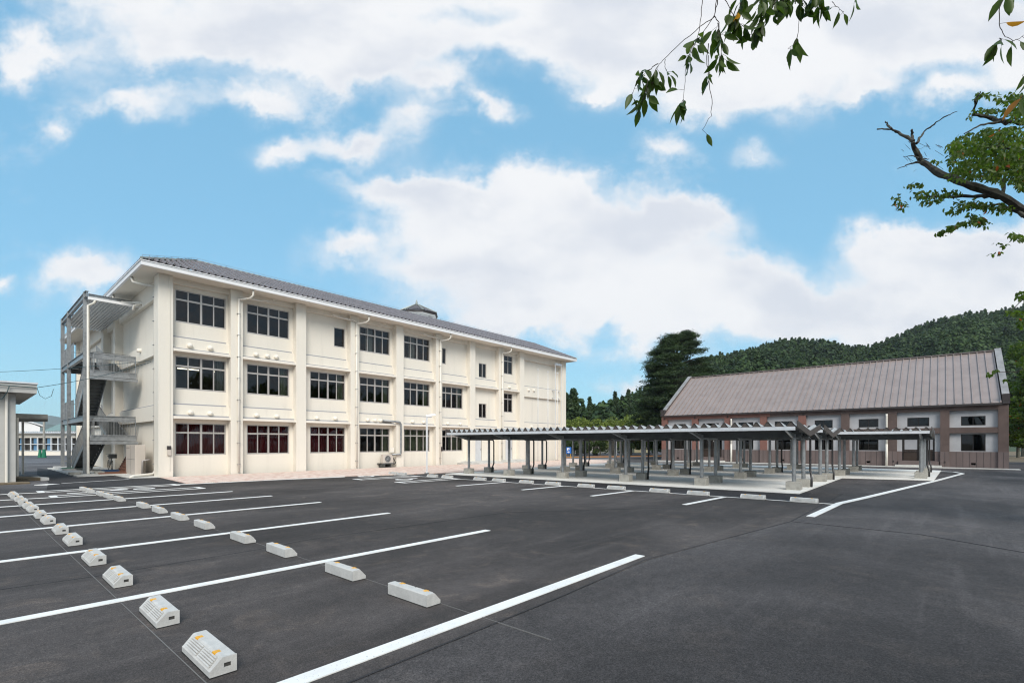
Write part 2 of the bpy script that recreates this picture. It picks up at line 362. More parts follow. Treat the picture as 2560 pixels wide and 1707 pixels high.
def onv(px, py, y):                                         # point of the plane y = const seen at a photo pixel
    p = at(px, py, 1.); t = y / p[1]; return (p[0] * t, y, EYE + (p[2] - EYE) * t)
def onu(px, py, x):
    p = at(px, py, 1.); t = x / p[0]; return (x, p[1] * t, EYE + (p[2] - EYE) * t)

# ================================================================== the setting
FAR = 2600
def sheet(name, pts, z, m): return setting(name, MB().poly(pts, z - .3, z), m)
setting('ground', MB().add([(-FAR, -FAR, -.02), (FAR, -FAR, -.02), (FAR, FAR, -.02), (-FAR, FAR, -.02)], [(0, 1, 2, 3)]), 'soil')
sheet('car_park_asphalt', [(-26, 2.95), (4.2, 3.0), (6.3, 3.05), (11.3, 2.36), (18.6, 2.40), (18.4, 20.1), (6.0, 22.55), (-26, 23.2)], 0, 'asphalt')
sheet('driveway_asphalt', [(-26, -26), (60, -26), (60, 26), (18.45, 26), (18.61, 2.397), (11.3, 2.357), (6.3, 3.047), (4.2, 2.997), (-26, 2.947)], -.004, 'asphalt_coarse')
sheet('side_road_asphalt', [(-26, 23.2), (6.0, 22.55), (6.3, 60), (12, 90), (-40, 90)], -.006, 'asphalt_old')
sheet('yard_asphalt', [(38, 26.0), (60, 26.0), (120, 20), (120, 75), (39.5, 75)], -.008, 'asphalt_old')
sheet('service_asphalt', [(2.0, 22.95), (6.0, 22.75), (6.25, 27.55), (5.3, 27.7), (5.1, 31.3), (3.6, 30.9), (3.95, 39.4), (3.4, 44), (2.7, 35), (2.5, 28)], .002, 'asphalt_dark')
sheet('kerb_asphalt', [(15.35, 2.9), (18.3, 3.2), (17.0, 19.4), (12.2, 21.85), (14.7, 20.3)], .002, 'asphalt_dark')
sheet('brick_paving', [(6.04, 22.72), (12, 21.85), (18.5, 19.95), (33.3, 20.3), (41, 22.5), (41, 27.5), (6.28, 27.5)], .012, 'brick_paving')
sheet('brick_path', [(38.5, 27.5), (41.8, 27.2), (43.6, 33), (38.5, 36)], .014, 'brick_paving')
setting('shed_slab', MB().poly([(17.62, 3.42), (26.97, 3.5), (27.8, .30), (37.7, .1), (37.4, 10), (34.9, 20.2), (16.72, 19.35)], -.2, .035), 'slab_concrete')
setting('building_apron', MB().poly([(42.2, -3.5), (43.2, -3.5), (43.2, 19.9), (41.6, 19.7)], -.2, .03), 'concrete')
setting('stair_slab', MB().poly([(3.75, 30.85), (6.3, 31.2), (6.3, 42.6), (3.75, 42.6)], -.2, .05), 'concrete')
setting('edge_slab', MB().poly([(5.15, 27.75), (6.3, 27.6), (6.3, 31.3), (5.15, 31.3)], -.2, .04), 'concrete')
# seams between two passes of the paver
for pts in ([(-3, 2.96), (4.17, 3.0), (6.29, 3.08), (11.32, 2.35), (18.57, 2.40)], [(11.32, 2.33), (11.22, .31), (10.37, -.89), (9.2, -2.6)], [(-3, 7.7), (.31, 7.75), (1.08, 7.66), (2.97, 7.75), (3.78, 7.92), (8.4, 7.6), (12, 4.9)]):
    setting('asphalt_seam', MB().strip(pts, .02, -.01, .0025), 'asphalt_dark')

# ---- painted lines
LW = .13
def line(a, b, w=LW, z=.008, m='paint_line'): return setting('painted_line', MB().strip([a, b], w, -.02, z), m)
for v, u1 in ((3.25, 6.45), (6.29, 6.46), (9.55, 6.55), (12.70, 6.52), (15.36, 6.33), (17.76, 6.05)): line((-4.4, v + .02), (u1, v), LW * (1.12 if v < 4 else 1))
def hairpin(u0, u1, v0, v1, z=.008):
    mb = MB(); mb.strip([(u0, v0), (u1, v0)], .085, -.02, z); mb.strip([(u0, v1), (u1, v1)], .085, -.02, z)
    for a, b in ((u0, v0), (u1, v0)): mb.strip([(a, v0 - .05), (a, v1 + .05)], .16, -.02, z + .003)
    return setting('painted_line', mb, 'paint_line')
hairpin(1.9, 5.75, 19.72, 20.38); hairpin(1.8, 5.55, 21.95, 22.6, .009)
line((-4.4, 20.4), (1.9, 19.75), .1); line((-4.4, 22.75), (1.8, 22.0), .1)
line((5.55, 22.25), (12.35, 21.70), .11, .016)
line((2.1, 26.0), (2.5, 26.35), .5, .006); line((2.75, 26.45), (5.05, 27.25), .09, .006)
# wheelchair symbol in the last stall
def ring(mb, cx, cy, r, w, a0, a1, z, sx=1):
    p = [(cx + math.cos(R(a)) * r * sx, cy + math.sin(R(a)) * r) for a in range(a0, a1 + 1, 15)]; mb.strip(p, w, -.02, z)
sy = MB(); ring(sy, 4.35, 21.15, .27, .09, 0, 360, .007); sy.strip([(3.9, 21.2), (3.2, 21.2), (3.0, 20.95), (2.3, 20.95)], .1, -.02, .0105); sy.poly([(3.45, 21.35), (3.75, 21.6), (3.9, 21.35), (3.6, 21.2)], -.02, .0125)
setting('wheelchair_marking', sy, 'paint_line')
for v, u0, u1 in ((4.95, 12.55, 15.2), (7.9, 12.75, 15.15), (10.75, 12.85, 15.1), (13.6, 12.4, 15.05)): line((u0, v + .12), (u1, v - .05))
hairpin(12.0, 14.9, 16.35, 16.95); hairpin(11.75, 14.8, 19.15, 19.75)
for y0 in (18.05, 21.1):
    mb = MB(); ring(mb, 13.1, y0 - .1, .33, .12, 0, 360, .007); mb.strip([(13.4, y0), (13.9, y0 + .05)], .15, -.02, .0105); setting('wheelchair_marking', mb, 'paint_line')
line((15.28, 2.12), (14.75, 21.6), .05)
setting('edge_line', MB().strip([(12.35, 2.18), (15.6, 2.08), (17.6, 1.75), (28, .2), (35.3, -.78), (36.9, -.45), (37.6, .35)], .16, -.02, .008), 'paint_line')
setting('edge_line', MB().strip([(37.6, .35), (38.6, 3.9), (38.1, 12), (37.2, 20)], .1, -.02, .009), 'paint_line')
setting('edge_line', MB().strip([(40.3, 4.4), (39.9, 19)], .08, -.02, .009), 'paint_line')
setting('painted_line', MB().strip([(38.2, 28.4), (43.5, 24.5)], .13, -.02, .016), 'paint_line')
setting('kerb', MB().strip([(42, 34.8), (45.5, 31.2), (62, 24.6)], .12, -.2, .12), 'orange_line')
# chalk setting-out lines under the wheel stops
line((1.11, 1.2), (1.0, 22), .006, .004, 'chalk'); line((3.2, 2.4), (3.1, 22.5), .006, .004, 'chalk')

# ================================================================== wheel stops
def make_stop(i):
    r = empty('wheel_stop', (0, 0, 0))
    n = 2
    L, Wd, Hh = .65, .17, .118
    prof = [(0, 0), (Wd, 0), (Wd, Hh * .93), (Wd - .008, Hh), (Wd * .5, Hh), (Wd * .43, Hh * .96), (.008, Hh * .36), (0, Hh * .32)]
    body = MB().prism(prof, (0, L / 2, .008), (0, -L / 2 + .012, .008), (1, 0, 0))
    # end plate: four strips around the opening, which is a shallow recess
    y0, y1 = -L / 2, -L / 2 + .0115; s0, s1, t0, t1 = Wd * .52, Wd * .52 + .045, .045, .075
    def col(x0, x1, za, zb): body.add([(x0, y0, za[0]), (x1, y0, za[1]), (x1, y0, zb[1]), (x0, y0, zb[0]), (x0, y1, za[0]), (x1, y1, za[1]), (x1, y1, zb[1]), (x0, y1, zb[0])], [(0, 1, 2, 3), (7, 6, 5, 4), (0, 4, 5, 1), (1, 5, 6, 2), (2, 6, 7, 3), (3, 7, 4, 0)])
    z = .008
    top = lambda x: z + (Hh * .34 + (Hh * .98 - Hh * .34) * min(1, x / (Wd * .46)))
    col(0, Wd * .46, (z, z), (top(0), top(Wd))); col(Wd * .46, s0, (z, z), (z + Hh * .995,) * 2); col(s0, s1, (z, z), (z + t0,) * 2); col(s0, s1, (z + t1,) * 2, (z + Hh * .995,) * 2); col(s1, Wd, (z, z), (z + Hh * .995, z + Hh * .97))
    o = body.build('block', 'stop_concrete', r)
    # raised ribs on the sloping face
    rb = MB(); dx, dz = Wd * .43, Hh * .62; ln = math.hypot(dx, dz); nx, nz = -dz / ln, dx / ln
    for k in range(5):
        for (ya, yb) in ((-L / 2 + .05, -.012), (.012, L / 2 - .05)):
            a = .16 + k * .155; b = a + .095
            p0 = (dx * a, z + Hh * .35 + dz * a); p1 = (dx * b, z + Hh * .35 + dz * b); e = .0095
            c = [(p0[0], p0[1]), (p1[0], p1[1]), (p1[0] + nx * e, p1[1] + nz * e), (p0[0] + nx * e, p0[1] + nz * e)]
            rb.add([(q[0], ya, q[1]) for q in c] + [(q[0], yb, q[1]) for q in c], [(0, 1, 2, 3), (7, 6, 5, 4), (0, 4, 5, 1), (1, 5, 6, 2), (2, 6, 7, 3), (3, 7, 4, 0)])
    rb.build('rib', 'stop_concrete', r)
    for yy in (-L * .29, L * .31):
        h = MB(); pr = [(.058, .108), (.062, .128), (.071, .1305), (.106, .1285), (.110, .124), (.066, .117)]
        h.prism([(a, b) for a, b in pr], (0, yy + .020, 0), (0, yy - .020, 0), (1, 0, 0)); h.build('reflector', 'orange', r)
    MB().box(s0 - .001, y1 - .003, z + t0, s1 + .001, y1 - .0005, z + t1).build('slot_shade', 'dark_hole', r)  # dark plate backing the shallow recess, painted shade to make it look deep
    MB().box(-.003, -L / 2 - .002, -.004, Wd + .003, L / 2 + .002, .0075).build('adhesive_shadow', 'black_rubber', r)  # black bedding whose rim doubles as a painted contact shadow
    return r
stop0 = make_stop(0); used = [False]
def place_stop(x, y, rz, label, group):
    o = stop0 if not used[0] else copy_tree(stop0); used[0] = True
    x += random.uniform(-.006, .006); rz += R(random.uniform(-1, 1))
    o.location = (x, y, 0); o.rotation_euler = (0, 0, rz); tag(o, label, 'wheel stop', group)
ORD = ['nearest', 'second nearest', 'third nearest', 'fourth nearest', 'fifth nearest', 'sixth nearest', 'seventh nearest', 'eighth nearest', 'ninth nearest', 'tenth nearest', 'eleventh nearest', 'twelfth nearest', 'thirteenth nearest', 'fourteenth nearest']
VA = [4.055, 5.41, 7.17, 8.63, 10.49, 11.93, 13.55, 14.72, 16.16, 17.1, 18.33, 19.33, 20.5, 21.2]
for k, v in enumerate(VA):
    place_stop(1.135 - .014 * max(0, v - 12), v, 0, f'wheel stop with ribbed slope facing left, {ORD[k]} of the far left column', 'wheel stops in the left column of the car park')
VB = [4.09, 5.445, 7.2, 8.64, 10.56, 12.1, 13.66, 15.0, 17.25, 18.45, 19.4, 20.95, 21.8]
for k, v in enumerate(VB):
    place_stop(3.19 - .035 * max(0, v - 14), v, R(180), f'wheel stop showing its smooth upright back, {ORD[k]} of the middle column', 'wheel stops in the second column of the car park')
VC = [2.83, 4.11, 5.68, 6.93, 8.5, 9.72, 11.2, 12.5, 13.98, 15.1, 17.2, 18.25, 20.62, 21.35]
for k, v in enumerate(VC):
    place_stop(15.12 - .014 * v, v, 0, f'wheel stop on the thin white line by the sheds, {ORD[k]} there', 'wheel stops along the bicycle shed edge')

# ================================================================== the school
SX0, SX1, SY, SYB = 6.22, 39.25, 27.6, 52.0
RY = SY + .45                                   # recessed wall plane
school = empty('school_building', (22, 40, 0), 'long three storey cream school with grey tiled eaves and dark windows', 'school building')
PIL = [(6.22, 6.81), (9.33, 9.91), (12.74, 13.32), (16.14, 16.73), (19.53, 20.12), (22.97, 23.54), (26.38, 26.94), (29.68, 30.27), (32.35, 32.93), (38.67, 39.25)]
ZS = 9.6                                        # soffit level
def wall_with_holes(mb, x0, x1, z0, z1, y, th, holes, axis='x'):
    xs = sorted({x0, x1, *[h[0] for h in holes], *[h[1] for h in holes]}); 
    for a, b in zip(xs, xs[1:]):
        hs = sorted([h for h in holes if h[0] < (a + b) / 2 < h[1]], key=lambda h: h[2]); z = z0
        for h in hs + [(0, 0, z1, z1)]:
            if h[2] > z + 1e-4:
                if axis == 'x': mb.box(a, y, z, b, y + th, h[2])
                else: mb.box(y, a, z, y + th, b, h[2])
            z = h[3]
G, F1, F2 = (1.01, 2.60), (4.25, 5.88), (7.52, 9.12)
wins = []                                       # (x0, x1, z0, z1, kind, floor)
wx = [(6.99, 9.25), (10.26, 12.54), (13.76, 16.03), (17.04, 19.31), (20.47, 22.74), (23.73, 26.0)]
for i, (a, b) in enumerate(wx):
    wins.append((a, b, *G, 'wide', 0, i)); wins.append((a, b, *F1, 'wide', 1, i))
    if i not in (2, 5): wins.append((a, b, *F2, 'wide', 2, i))
wins += [(15.27, 16.02, 7.53, 8.74, 'fixed', 2, 2), (23.56, 24.3, 7.53, 8.74, 'fixed', 2, 5), (27.75, 28.64, 6.91, 8.08, 'pair', 2, 6), (27.75, 28.64, 3.65, 4.82, 'pair', 1, 6),
         (30.75, 31.87, *F2, 'tall', 2, 7), (30.75, 31.87, *F1, 'tall', 1, 7)]
doors = [(27.25, 28.1, .2, 2.15), (30.95, 31.86, .24, 2.15)]
wall = MB()
for i, (a, b) in enumerate(zip(PIL, PIL[1:])):
    x0, x1 = a[1], b[0]
    wall_with_holes(wall, x0, x1, -.3, ZS, RY, .2, [(w[0], w[1], w[2], w[3]) for w in wins if w[6] == i] + [d for d in doors if x0 < d[0] < x1])
wall.build('wall', 'cream', school)
for a, b in PIL: MB().box(a, SY, -.3, b, RY + .2, ZS - .002).build('pilaster', 'cream', school, bevel=.012)
# spandrel bands, ledges and the grey joints
sp = MB(); jo = MB(); le = MB()
for i, (a, b) in enumerate(zip(PIL, PIL[1:])):
    x0, x1 = a[1], b[0]; last = i == 8
    if not last:
        for z0, z1, zl in ((2.93, 3.52, 2.8), (6.18, 6.78, 6.05)):
            sp.box(x0, RY - .16, z0 + .05, x1, RY - .002, z1 - .03); MB().box(x0, SY + .025, zl, x1, RY - .003, zl + .12).build('ledge', 'cream_edge', school)
            jo.box(x0, RY - .185, z0, x1 - .0, RY - .162, z0 + .07); jo.box(x0, RY - .14, z1 - .03, x1 - .12, RY - .004, z1 + .03)
        sp.box(x0, RY - .2, 9.33, x1, RY - .002, ZS)
    else:
        sp.box(x0, RY - .2, 9.0, x1, RY - .002, ZS); sp.box(x0, RY - .2, 5.76, x1, RY - .002, 6.68); sp.box(x0, RY - .2, 2.52, x1, RY - .002, 3.45)
        for z in (6.68, 3.45): jo.box(x0, RY - .17, z, x1 - .05, RY - .004, z + .05)
sp.build('spandrel', 'cream', school); jo.build('joint_strip', 'joint_grey', school)
# pour joints across the pilasters
pj = MB()
for a, b in PIL:
    for z in (3.30, 6.56): pj.box(a + .01, SY - .0025, z, b - .01, SY + .01, z + .012)
pj.build('pour_joint', 'cream_edge', school)
# windows
def window(parent, x0, x1, z0, z1, y, kind, fr='sash', gl='glass', axis='x'):
    fm = MB(); w = .055
    def B(a0, a1, c0, c1, d0=0., d1=.07):
        if axis == 'x': fm.box(a0, y + d0, c0, a1, y + d1, c1)
        else: fm.box(y + d0, a0, c0, y + d1, a1, c1)
    B(x0, x1, z0 - .02, z0 + .07, -.035, .07); B(x0, x1, z1 - .045, z1)
    B(x0, x0 + w, z0 + .07, z1 - .045); B(x1 - w, x1, z0 + .07, z1 - .045)
    zt = z1 - (z1 - z0) * .27
    if kind == 'wide':
        xm = (x0 + x1) / 2; q = (x1 - x0) / 4
        B(xm - .045, xm + .045, z0 + .07, z1 - .045, -.008, .075)
        B(x0 + w, xm - .045, zt - .085, zt, 0, .068); B(xm + .045, x1 - w, zt - .085, zt, 0, .068)
        for xx in (xm - q, xm + q): B(xx - .026, xx + .026, z0 + .07, zt - .085, -.002, .05); B(xx - .026, xx + .026, zt, z1 - .045, -.002, .05)
    elif kind == 'pair':
        xm = (x0 + x1) / 2; B(xm - .03, xm + .03, z0 + .07, z1 - .045)
    elif kind == 'tall':
        xm = (x0 + x1) / 2; B(x0 + w, x1 - w, zt - .085, zt, 0, .068); B(xm - .026, xm + .026, z0 + .07, zt - .085); B(xm - .026, xm + .026, zt, z1 - .045)
    elif kind == 'door': B(x0 + w, x1 - w, z0 + .8, z0 + .86)
    f = fm.build('window', fr, parent)
    if axis == 'x' and kind == 'wide':
        pn = MB(); q = (x1 - x0) / 4; j = lambda: random.uniform(-.004, .004)
        for k in range(4):
            for (za, zb) in ((z0 + .02, zt - .04), (zt - .04, z1 - .02)):
                a, b, yy = x0 + q * k, x0 + q * (k + 1), y + .03 + .012 * (k % 2); pn.add([(a, yy + j(), za), (b, yy + j(), za), (b, yy + j(), zb), (a, yy + j(), zb)], [(0, 1, 2, 3)])
        pn.build('pane', gl, f)
    elif axis == 'x': MB().add([(x0 + .02, y + .035, z0 + .02), (x1 - .02, y + .035, z0 + .02), (x1 - .02, y + .035, z1 - .02), (x0 + .02, y + .035, z1 - .02)], [(0, 1, 2, 3)]).build('pane', gl, f)
    else: MB().add([(y + .035, x0 + .02, z0 + .02), (y + .035, x0 + .02, z1 - .02), (y + .035, x1 - .02, z1 - .02), (y + .035, x1 - .02, z0 + .02)], [(0, 1, 2, 3)]).build('pane', gl, f)
    return f
def curtain(parent, x0, x1, z0, z1, y, m, wave=.05, pitch=.14):
    n = max(4, int((x1 - x0) / pitch * 6)); vs = []
    for i in range(n + 1):
        x = x0 + (x1 - x0) * i / n; yy = y + wave * math.sin(i / 6 * 2 * math.pi) * (1 + .3 * math.sin(i * .37))
        vs += [(x, yy, z0), (x, yy, z1)]
    MB().add(vs, [(2 * i, 2 * i + 2, 2 * i + 3, 2 * i + 1) for i in range(n)]).build('curtain', m, parent)
for (x0, x1, z0, z1, kd, fl, i) in wins:
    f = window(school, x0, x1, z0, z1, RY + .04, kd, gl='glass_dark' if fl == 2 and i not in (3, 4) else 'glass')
    if fl == 0 and i in (0, 1, 2): curtain(f, x0 - .1, x1 + .1, z0 - .1, z1 + .1, RY + .36, 'red_curtain')
    if fl == 0 and i in (4, 5): curtain(f, x0 + (.1 if i == 4 else 1.1), x1 + .05, z0 - .1, z1 + .1, RY + .36, 'green_curtain')
    if fl == 0 and i == 3: curtain(f, x1 - .5, x1 + .1, z0 - .1, z1 + .1, RY + .36, 'green_curtain')
    if fl == 1 and kd == 'wide': curtain(f, x1 - .42, x1 + .05, z0 - .1, z1 + .1, RY + .36, 'pale_curtain' if i == 0 else 'green_curtain')
    if fl == 2 and kd == 'wide' and i in (3, 4): curtain(f, x0 + .58, x0 + 1.1, z0 - .1, z1 + .1, RY + .30, 'pale_curtain', .03)
    if (fl, i) == (2, 6): 
        for a, b, c in ((x0 + .06, x0 + .1, x0 + .42), (x1 - .06, x1 - .1, x1 - .42)):
            MB().add([(a, RY + .2, z0), (b, RY + .2, z1), (c, RY + .2, z1), (a + (c - a) * .25, RY + .2, z0)], [(0, 1, 2, 3)]).build('curtain', 'pale_curtain', f)
# floors and a back wall inside, seen dimly through the panes
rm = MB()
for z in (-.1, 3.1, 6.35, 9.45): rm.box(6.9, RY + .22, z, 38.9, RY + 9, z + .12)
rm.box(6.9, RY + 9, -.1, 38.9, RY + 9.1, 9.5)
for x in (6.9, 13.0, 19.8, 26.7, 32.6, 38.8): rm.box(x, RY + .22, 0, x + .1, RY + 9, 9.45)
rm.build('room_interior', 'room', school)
for px, py, w in ((442, 921, 1.2), (440, 934, .25), (505, 940, 1.3), (536, 930, .9), (608, 938, 1.1), (475, 956, .6), (512, 959, 1.0), (484, 966, .5)):
    x, y, _ = at(px, py, 4.6 * FL / (HZ - py))
    MB().box(x, y, 6.2, x + w, y + .07, 6.26).build('ceiling_lamp', 'tube_light', school)
for d in doors:
    o = MB().box(d[0], RY + .05, d[2], d[1], RY + .1, d[3]).build('door', 'steel_door', school)
    MB().box(d[1] - .1, RY + .0, d[2] + .85, d[1] - .07, RY + .049, d[2] + 1.0).build('handle', 'galv', o)
    fr = MB().box(d[0] - .0, RY + .02, d[3] - .05, d[1], RY + .048, d[3]); fr.box(d[0], RY + .02, d[2], d[0] + .04, RY + .048, d[3] - .05); fr.box(d[1] - .04, RY + .02, d[2], d[1], RY + .048, d[3] - .05); fr.build('door_frame', 'sash', o)
MB().box(27.05, SY + .1, 2.45, 28.6, RY - .003, 2.55).build('door_canopy', 'cream_edge', school)

# end wall, facing left
EX = SX0 + .38
PE = [(27.6, 28.36), (37.15, 37.8), (40.75, 41.5), (51.3, 52.0)]
ew = MB(); ewins = [(38.35, 39.3, 7.3, 9.0), (38.35, 39.3, 4.0, 5.8), (38.35, 39.3, .9, 2.5), (42.1, 43.2, 6.45, 8.4), (42.1, 43.2, 3.2, 5.2)]
wall_with_holes(ew, 28.36, 52.0, -.3, ZS, EX, .2, ewins, 'y'); ew.build('wall', 'cream', school)
for a, b in PE[1:]: MB().box(SX0, a, -.3, EX - .003, b, ZS - .002).build('pilaster', 'cream', school)
MB().box(SX0, RY + .203, -.3, EX - .003, 28.36, ZS - .002).build('pilaster', 'cream', school)
MB().box(SX0 + .59, RY + .205, -.3, SX0 + .7, 28.0, ZS).build('wall', 'cream', school)
sp = MB(); jo = MB()
for (a, b) in zip(PE, PE[1:]):
    y0, y1 = a[1], b[0]
    sp.box(EX - .2, y0, 8.72, EX - .002, y1, ZS)
    for z0, z1 in ((2.72, 3.47), (5.95, 6.68)):
        sp.box(EX - .2, y0, z0, EX - .002, y1, z1); jo.box(EX - .12, y0, z1, EX - .004, y1, z1 + .06)
sp.build('spandrel', 'cream', school); jo.build('joint_strip', 'joint_grey', school)
for (a, b, z0, z1) in ewins: window(school, a, b, z0, z1, EX + .04, 'door' if z1 - z0 > 1.9 else 'fixed', axis='y')
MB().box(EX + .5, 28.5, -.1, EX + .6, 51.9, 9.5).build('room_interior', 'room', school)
MB().box(SX1 - .2, RY + .2, -.3, SX1, SYB, ZS - .004).build('wall', 'cream', school)
MB().box(SX0, SYB - .2, -.3, SX1 - .2, SYB, ZS - .006).build('wall', 'cream', school)
# eaves: soffit, fascia gutter, tiled skirt roof
ex0, ex1, ey0, ey1 = 5.40, 39.95, 26.8, 52.9
sf = MB()
sf.box(ex0 + .1, ey0 + .1, ZS, ex1 - .1, ey1 - .1, ZS + .06); sf.build('soffit', 'cream', school)
gt = MB()
gt.box(ex0, ey0, ZS - .02, ex1, ey0 + .1, ZS + .2); gt.box(ex0, ey1 - .1, ZS - .02, ex1, ey1, ZS + .2)
gt.box(ex0, ey0 + .1, ZS - .02, ex0 + .1, ey1 - .1, ZS + .2); gt.box(ex1 - .1, ey0 + .1, ZS - .02, ex1, ey1 - .1, ZS + .2)
gt.box(ex0 - .035, ey0 - .035, ZS + .17, ex1 + .035, ey0 - .001, ZS + .205); gt.box(ex0 - .035, ey0 - .001, ZS + .17, ex0 - .001, ey1, ZS + .205)
gt.build('gutter', 'white_paint', school)
RTZ = 11.28; rin = 3.05
def tiled(a0, a1, b0, b1, axis, pitch=.29, course=.27):
    # barrel tiles: each rise across, each course lapped over the one below
    L = math.hypot(rin, RTZ - ZS - .2); nc = int(L / course); V = []; F = []
    nw = int((a1 - a0) / pitch); seg = 6; prof = [(0, 0), (.10, .075), (.26, .105), (.42, .075), (.52, 0), (.76, -.03)]
    for c in range(nc):
        t0, t1 = c / nc, (c + 1) / nc + .004
        for i in range(nw):
            for k in range(seg):
                p, q = prof[k], prof[(k + 1) % seg]; u0 = a0 + (i + p[0]) * pitch; u1 = a0 + (i + (q[0] if k < seg - 1 else 1)) * pitch
                row = []
                for (u, h, t, lift) in ((u0, p[1], t0, .03), (u1, q[1], t0, .03), (u1, q[1], t1, .0), (u0, p[1], t1, .0)):
                    lo, hi = a0 + rin * t * b0, a1 - rin * t * b1
                    u = min(max(u, lo), hi); z = ZS + .2 + (RTZ - ZS - .2) * t + h + lift
                    row.append((u, ey0 + rin * t, z) if axis == 'x' else (ex0 + rin * t, u, z))
                n = len(V); V += row; F.append((n, n + 1, n + 2, n + 3) if axis == 'x' else (n + 3, n + 2, n + 1, n))
                if k < 4:         # front lip of the course
                    n = len(V); r0, r1 = row[0], row[1]; V += [(r0[0], r0[1], r0[2] - .03), (r1[0], r1[1], r1[2] - .03), r1, r0]; F.append((n, n + 1, n + 2, n + 3))
    return V, F
V, F = tiled(ex0, ex1, 1, 1, 'x'); roof = fastmesh('roof', V, F, 'roof_tile', school)
V, F = tiled(ey0, ey1, 1, 1, 'y', course=.6); fastmesh('roof', V, F, 'roof_tile', school)
cp = MB()                                       # sheet metal capping on hips and top edge
def bar(a, b, r=.06): cp.tube([a, b], r, 6)
tx0, tx1, ty0, ty1 = ex0 + rin, ex1 - rin, ey0 + rin, ey1 - rin
bar((ex0, ey0, ZS + .27), (tx0, ty0, RTZ + .03)); bar((ex1, ey0, ZS + .27), (tx1, ty0, RTZ + .03)); bar((ex0, ey1, ZS + .27), (tx0, ty1, RTZ + .03))
bar((tx0, ty0, RTZ + .02), (tx1, ty0, RTZ + .02), .075); bar((tx0, ty0, RTZ + .02), (tx0, ty1, RTZ + .02), .075); bar((tx1, ty0, RTZ + .02), (tx1, ty1, RTZ + .02), .075); bar((tx0, ty1, RTZ + .02), (tx1, ty1, RTZ + .02), .075)
cp.build('ridge_capping', 'ridge_metal', school)
bk = MB(); bk.add([(ex1, ey0, ZS + .2), (ex1, ey1, ZS + .2), (tx1, ty1, RTZ), (tx1, ty0, RTZ)], [(0, 1, 2, 3)]); bk.add([(ex1, ey1, ZS + .2), (ex0, ey1, ZS + .2), (tx0, ty1, RTZ), (tx1, ty1, RTZ)], [(0, 1, 2, 3)]); bk.build('roof', 'roof_tile', school)
MB().box(tx0, ty0, RTZ - .4, tx1, ty1, RTZ - .3).build('flat_roof', 'concrete', school)
# snow guards along the eave
sg = MB()
for k in range(110):
    x = ex0 + .7 + k * .3; y = ey0 + .42; z = ZS + .2 + .42 * (RTZ - ZS - .2) / rin + .05; sg.box(x, y, z, x + .03, y + .05, z + .06)
sg.build('snow_guard', 'galv', school)
# lightning wire on stand-offs along the hip and top edge
lw = MB(); pts = [(ex0 + .05, ey0 + .05, ZS + .42), (tx0, ty0, RTZ + .18)] + [(tx0 + i * 1.4, ty0, RTZ + .18) for i in range(1, 20)]
lw.tube(pts, .007, 4)
for p in pts + [((ex0 + (tx0 - ex0) * k / 8), ey0 + rin * k / 8, ZS + .42 + (RTZ + .18 - ZS - .42) * k / 8) for k in range(1, 8)]: lw.tube([(p[0], p[1], p[2] - .12), p], .009, 4)
lw.build('lightning_wire', 'galv', school)
# eight sided roof turret
tc = Vector((29.35, 38.2)); tw = MB(); RA = [(tc.x + math.cos(R(22.5 + 45 * k)) * 1.5, tc.y + math.sin(R(22.5 + 45 * k)) * 1.5) for k in range(8)]
tw.poly(RA, RTZ - .4, 14.05); turret = tw.build('turret', 'white_paint', school)
tr = MB(); E0 = [(tc.x + math.cos(R(22.5 + 45 * k)) * 2.1, tc.y + math.sin(R(22.5 + 45 * k)) * 2.2) for k in range(8)]; apex = (tc.x, tc.y, 15.02)
tr.poly([(tc.x + (x - tc.x) * .97, tc.y + (y - tc.y) * .97) for x, y in E0], 13.82, 13.98)
tr.build('turret_eave', 'brown_dark', turret); MB().poly([(tc.x + (x - tc.x) * .93, tc.y + (y - tc.y) * .93) for x, y in E0], 13.8, 13.82).build('turret_soffit', 'white_paint', turret)
V = []; F = []
for k in range(8):
    a, b = Vector((*E0[k], 13.98)), Vector((*E0[(k + 1) % 8], 13.98)); ap = Vector(apex); nr = 9; nb = 8
    for r_ in range(nr):
        t0, t1 = r_ / nr, (r_ + 1) / nr
        for j in range(nb):
            for (s0, s1, h0, h1) in ((j / nb, (j + .5) / nb, 0, .05), ((j + .5) / nb, (j + 1) / nb, .05, 0)):
                q = []
                for s_, t_, h in ((s0, t0, h0 + .03), (s1, t0, h1 + .03), (s1, t1, h1), (s0, t1, h0)):
                    p = a.lerp(b, s_).lerp(ap, t_); q.append((p.x, p.y, p.z + h * (1 - t_)))
                n = len(V); V += q; F.append((n, n + 1, n + 2, n + 3))
fastmesh('turret_roof', V, F, 'roof_tile', turret)
hp = MB()
for x, y in E0: hp.tube([(x, y, 14.04), (apex[0], apex[1], 15.1)], .07, 6, r1=.04)
hp.tube([(apex[0], apex[1], 14.9), (apex[0], apex[1], 15.22), (apex[0], apex[1], 15.45)], [.13, .1, .03], 8)
hp.build('turret_ridge', 'ridge_metal', turret)
MB().box(tc.x + .35, tc.y - 1.41, 13.5, tc.x + .8, tc.y - 1.385, 13.7).build('louvre', 'joint_grey', turret)
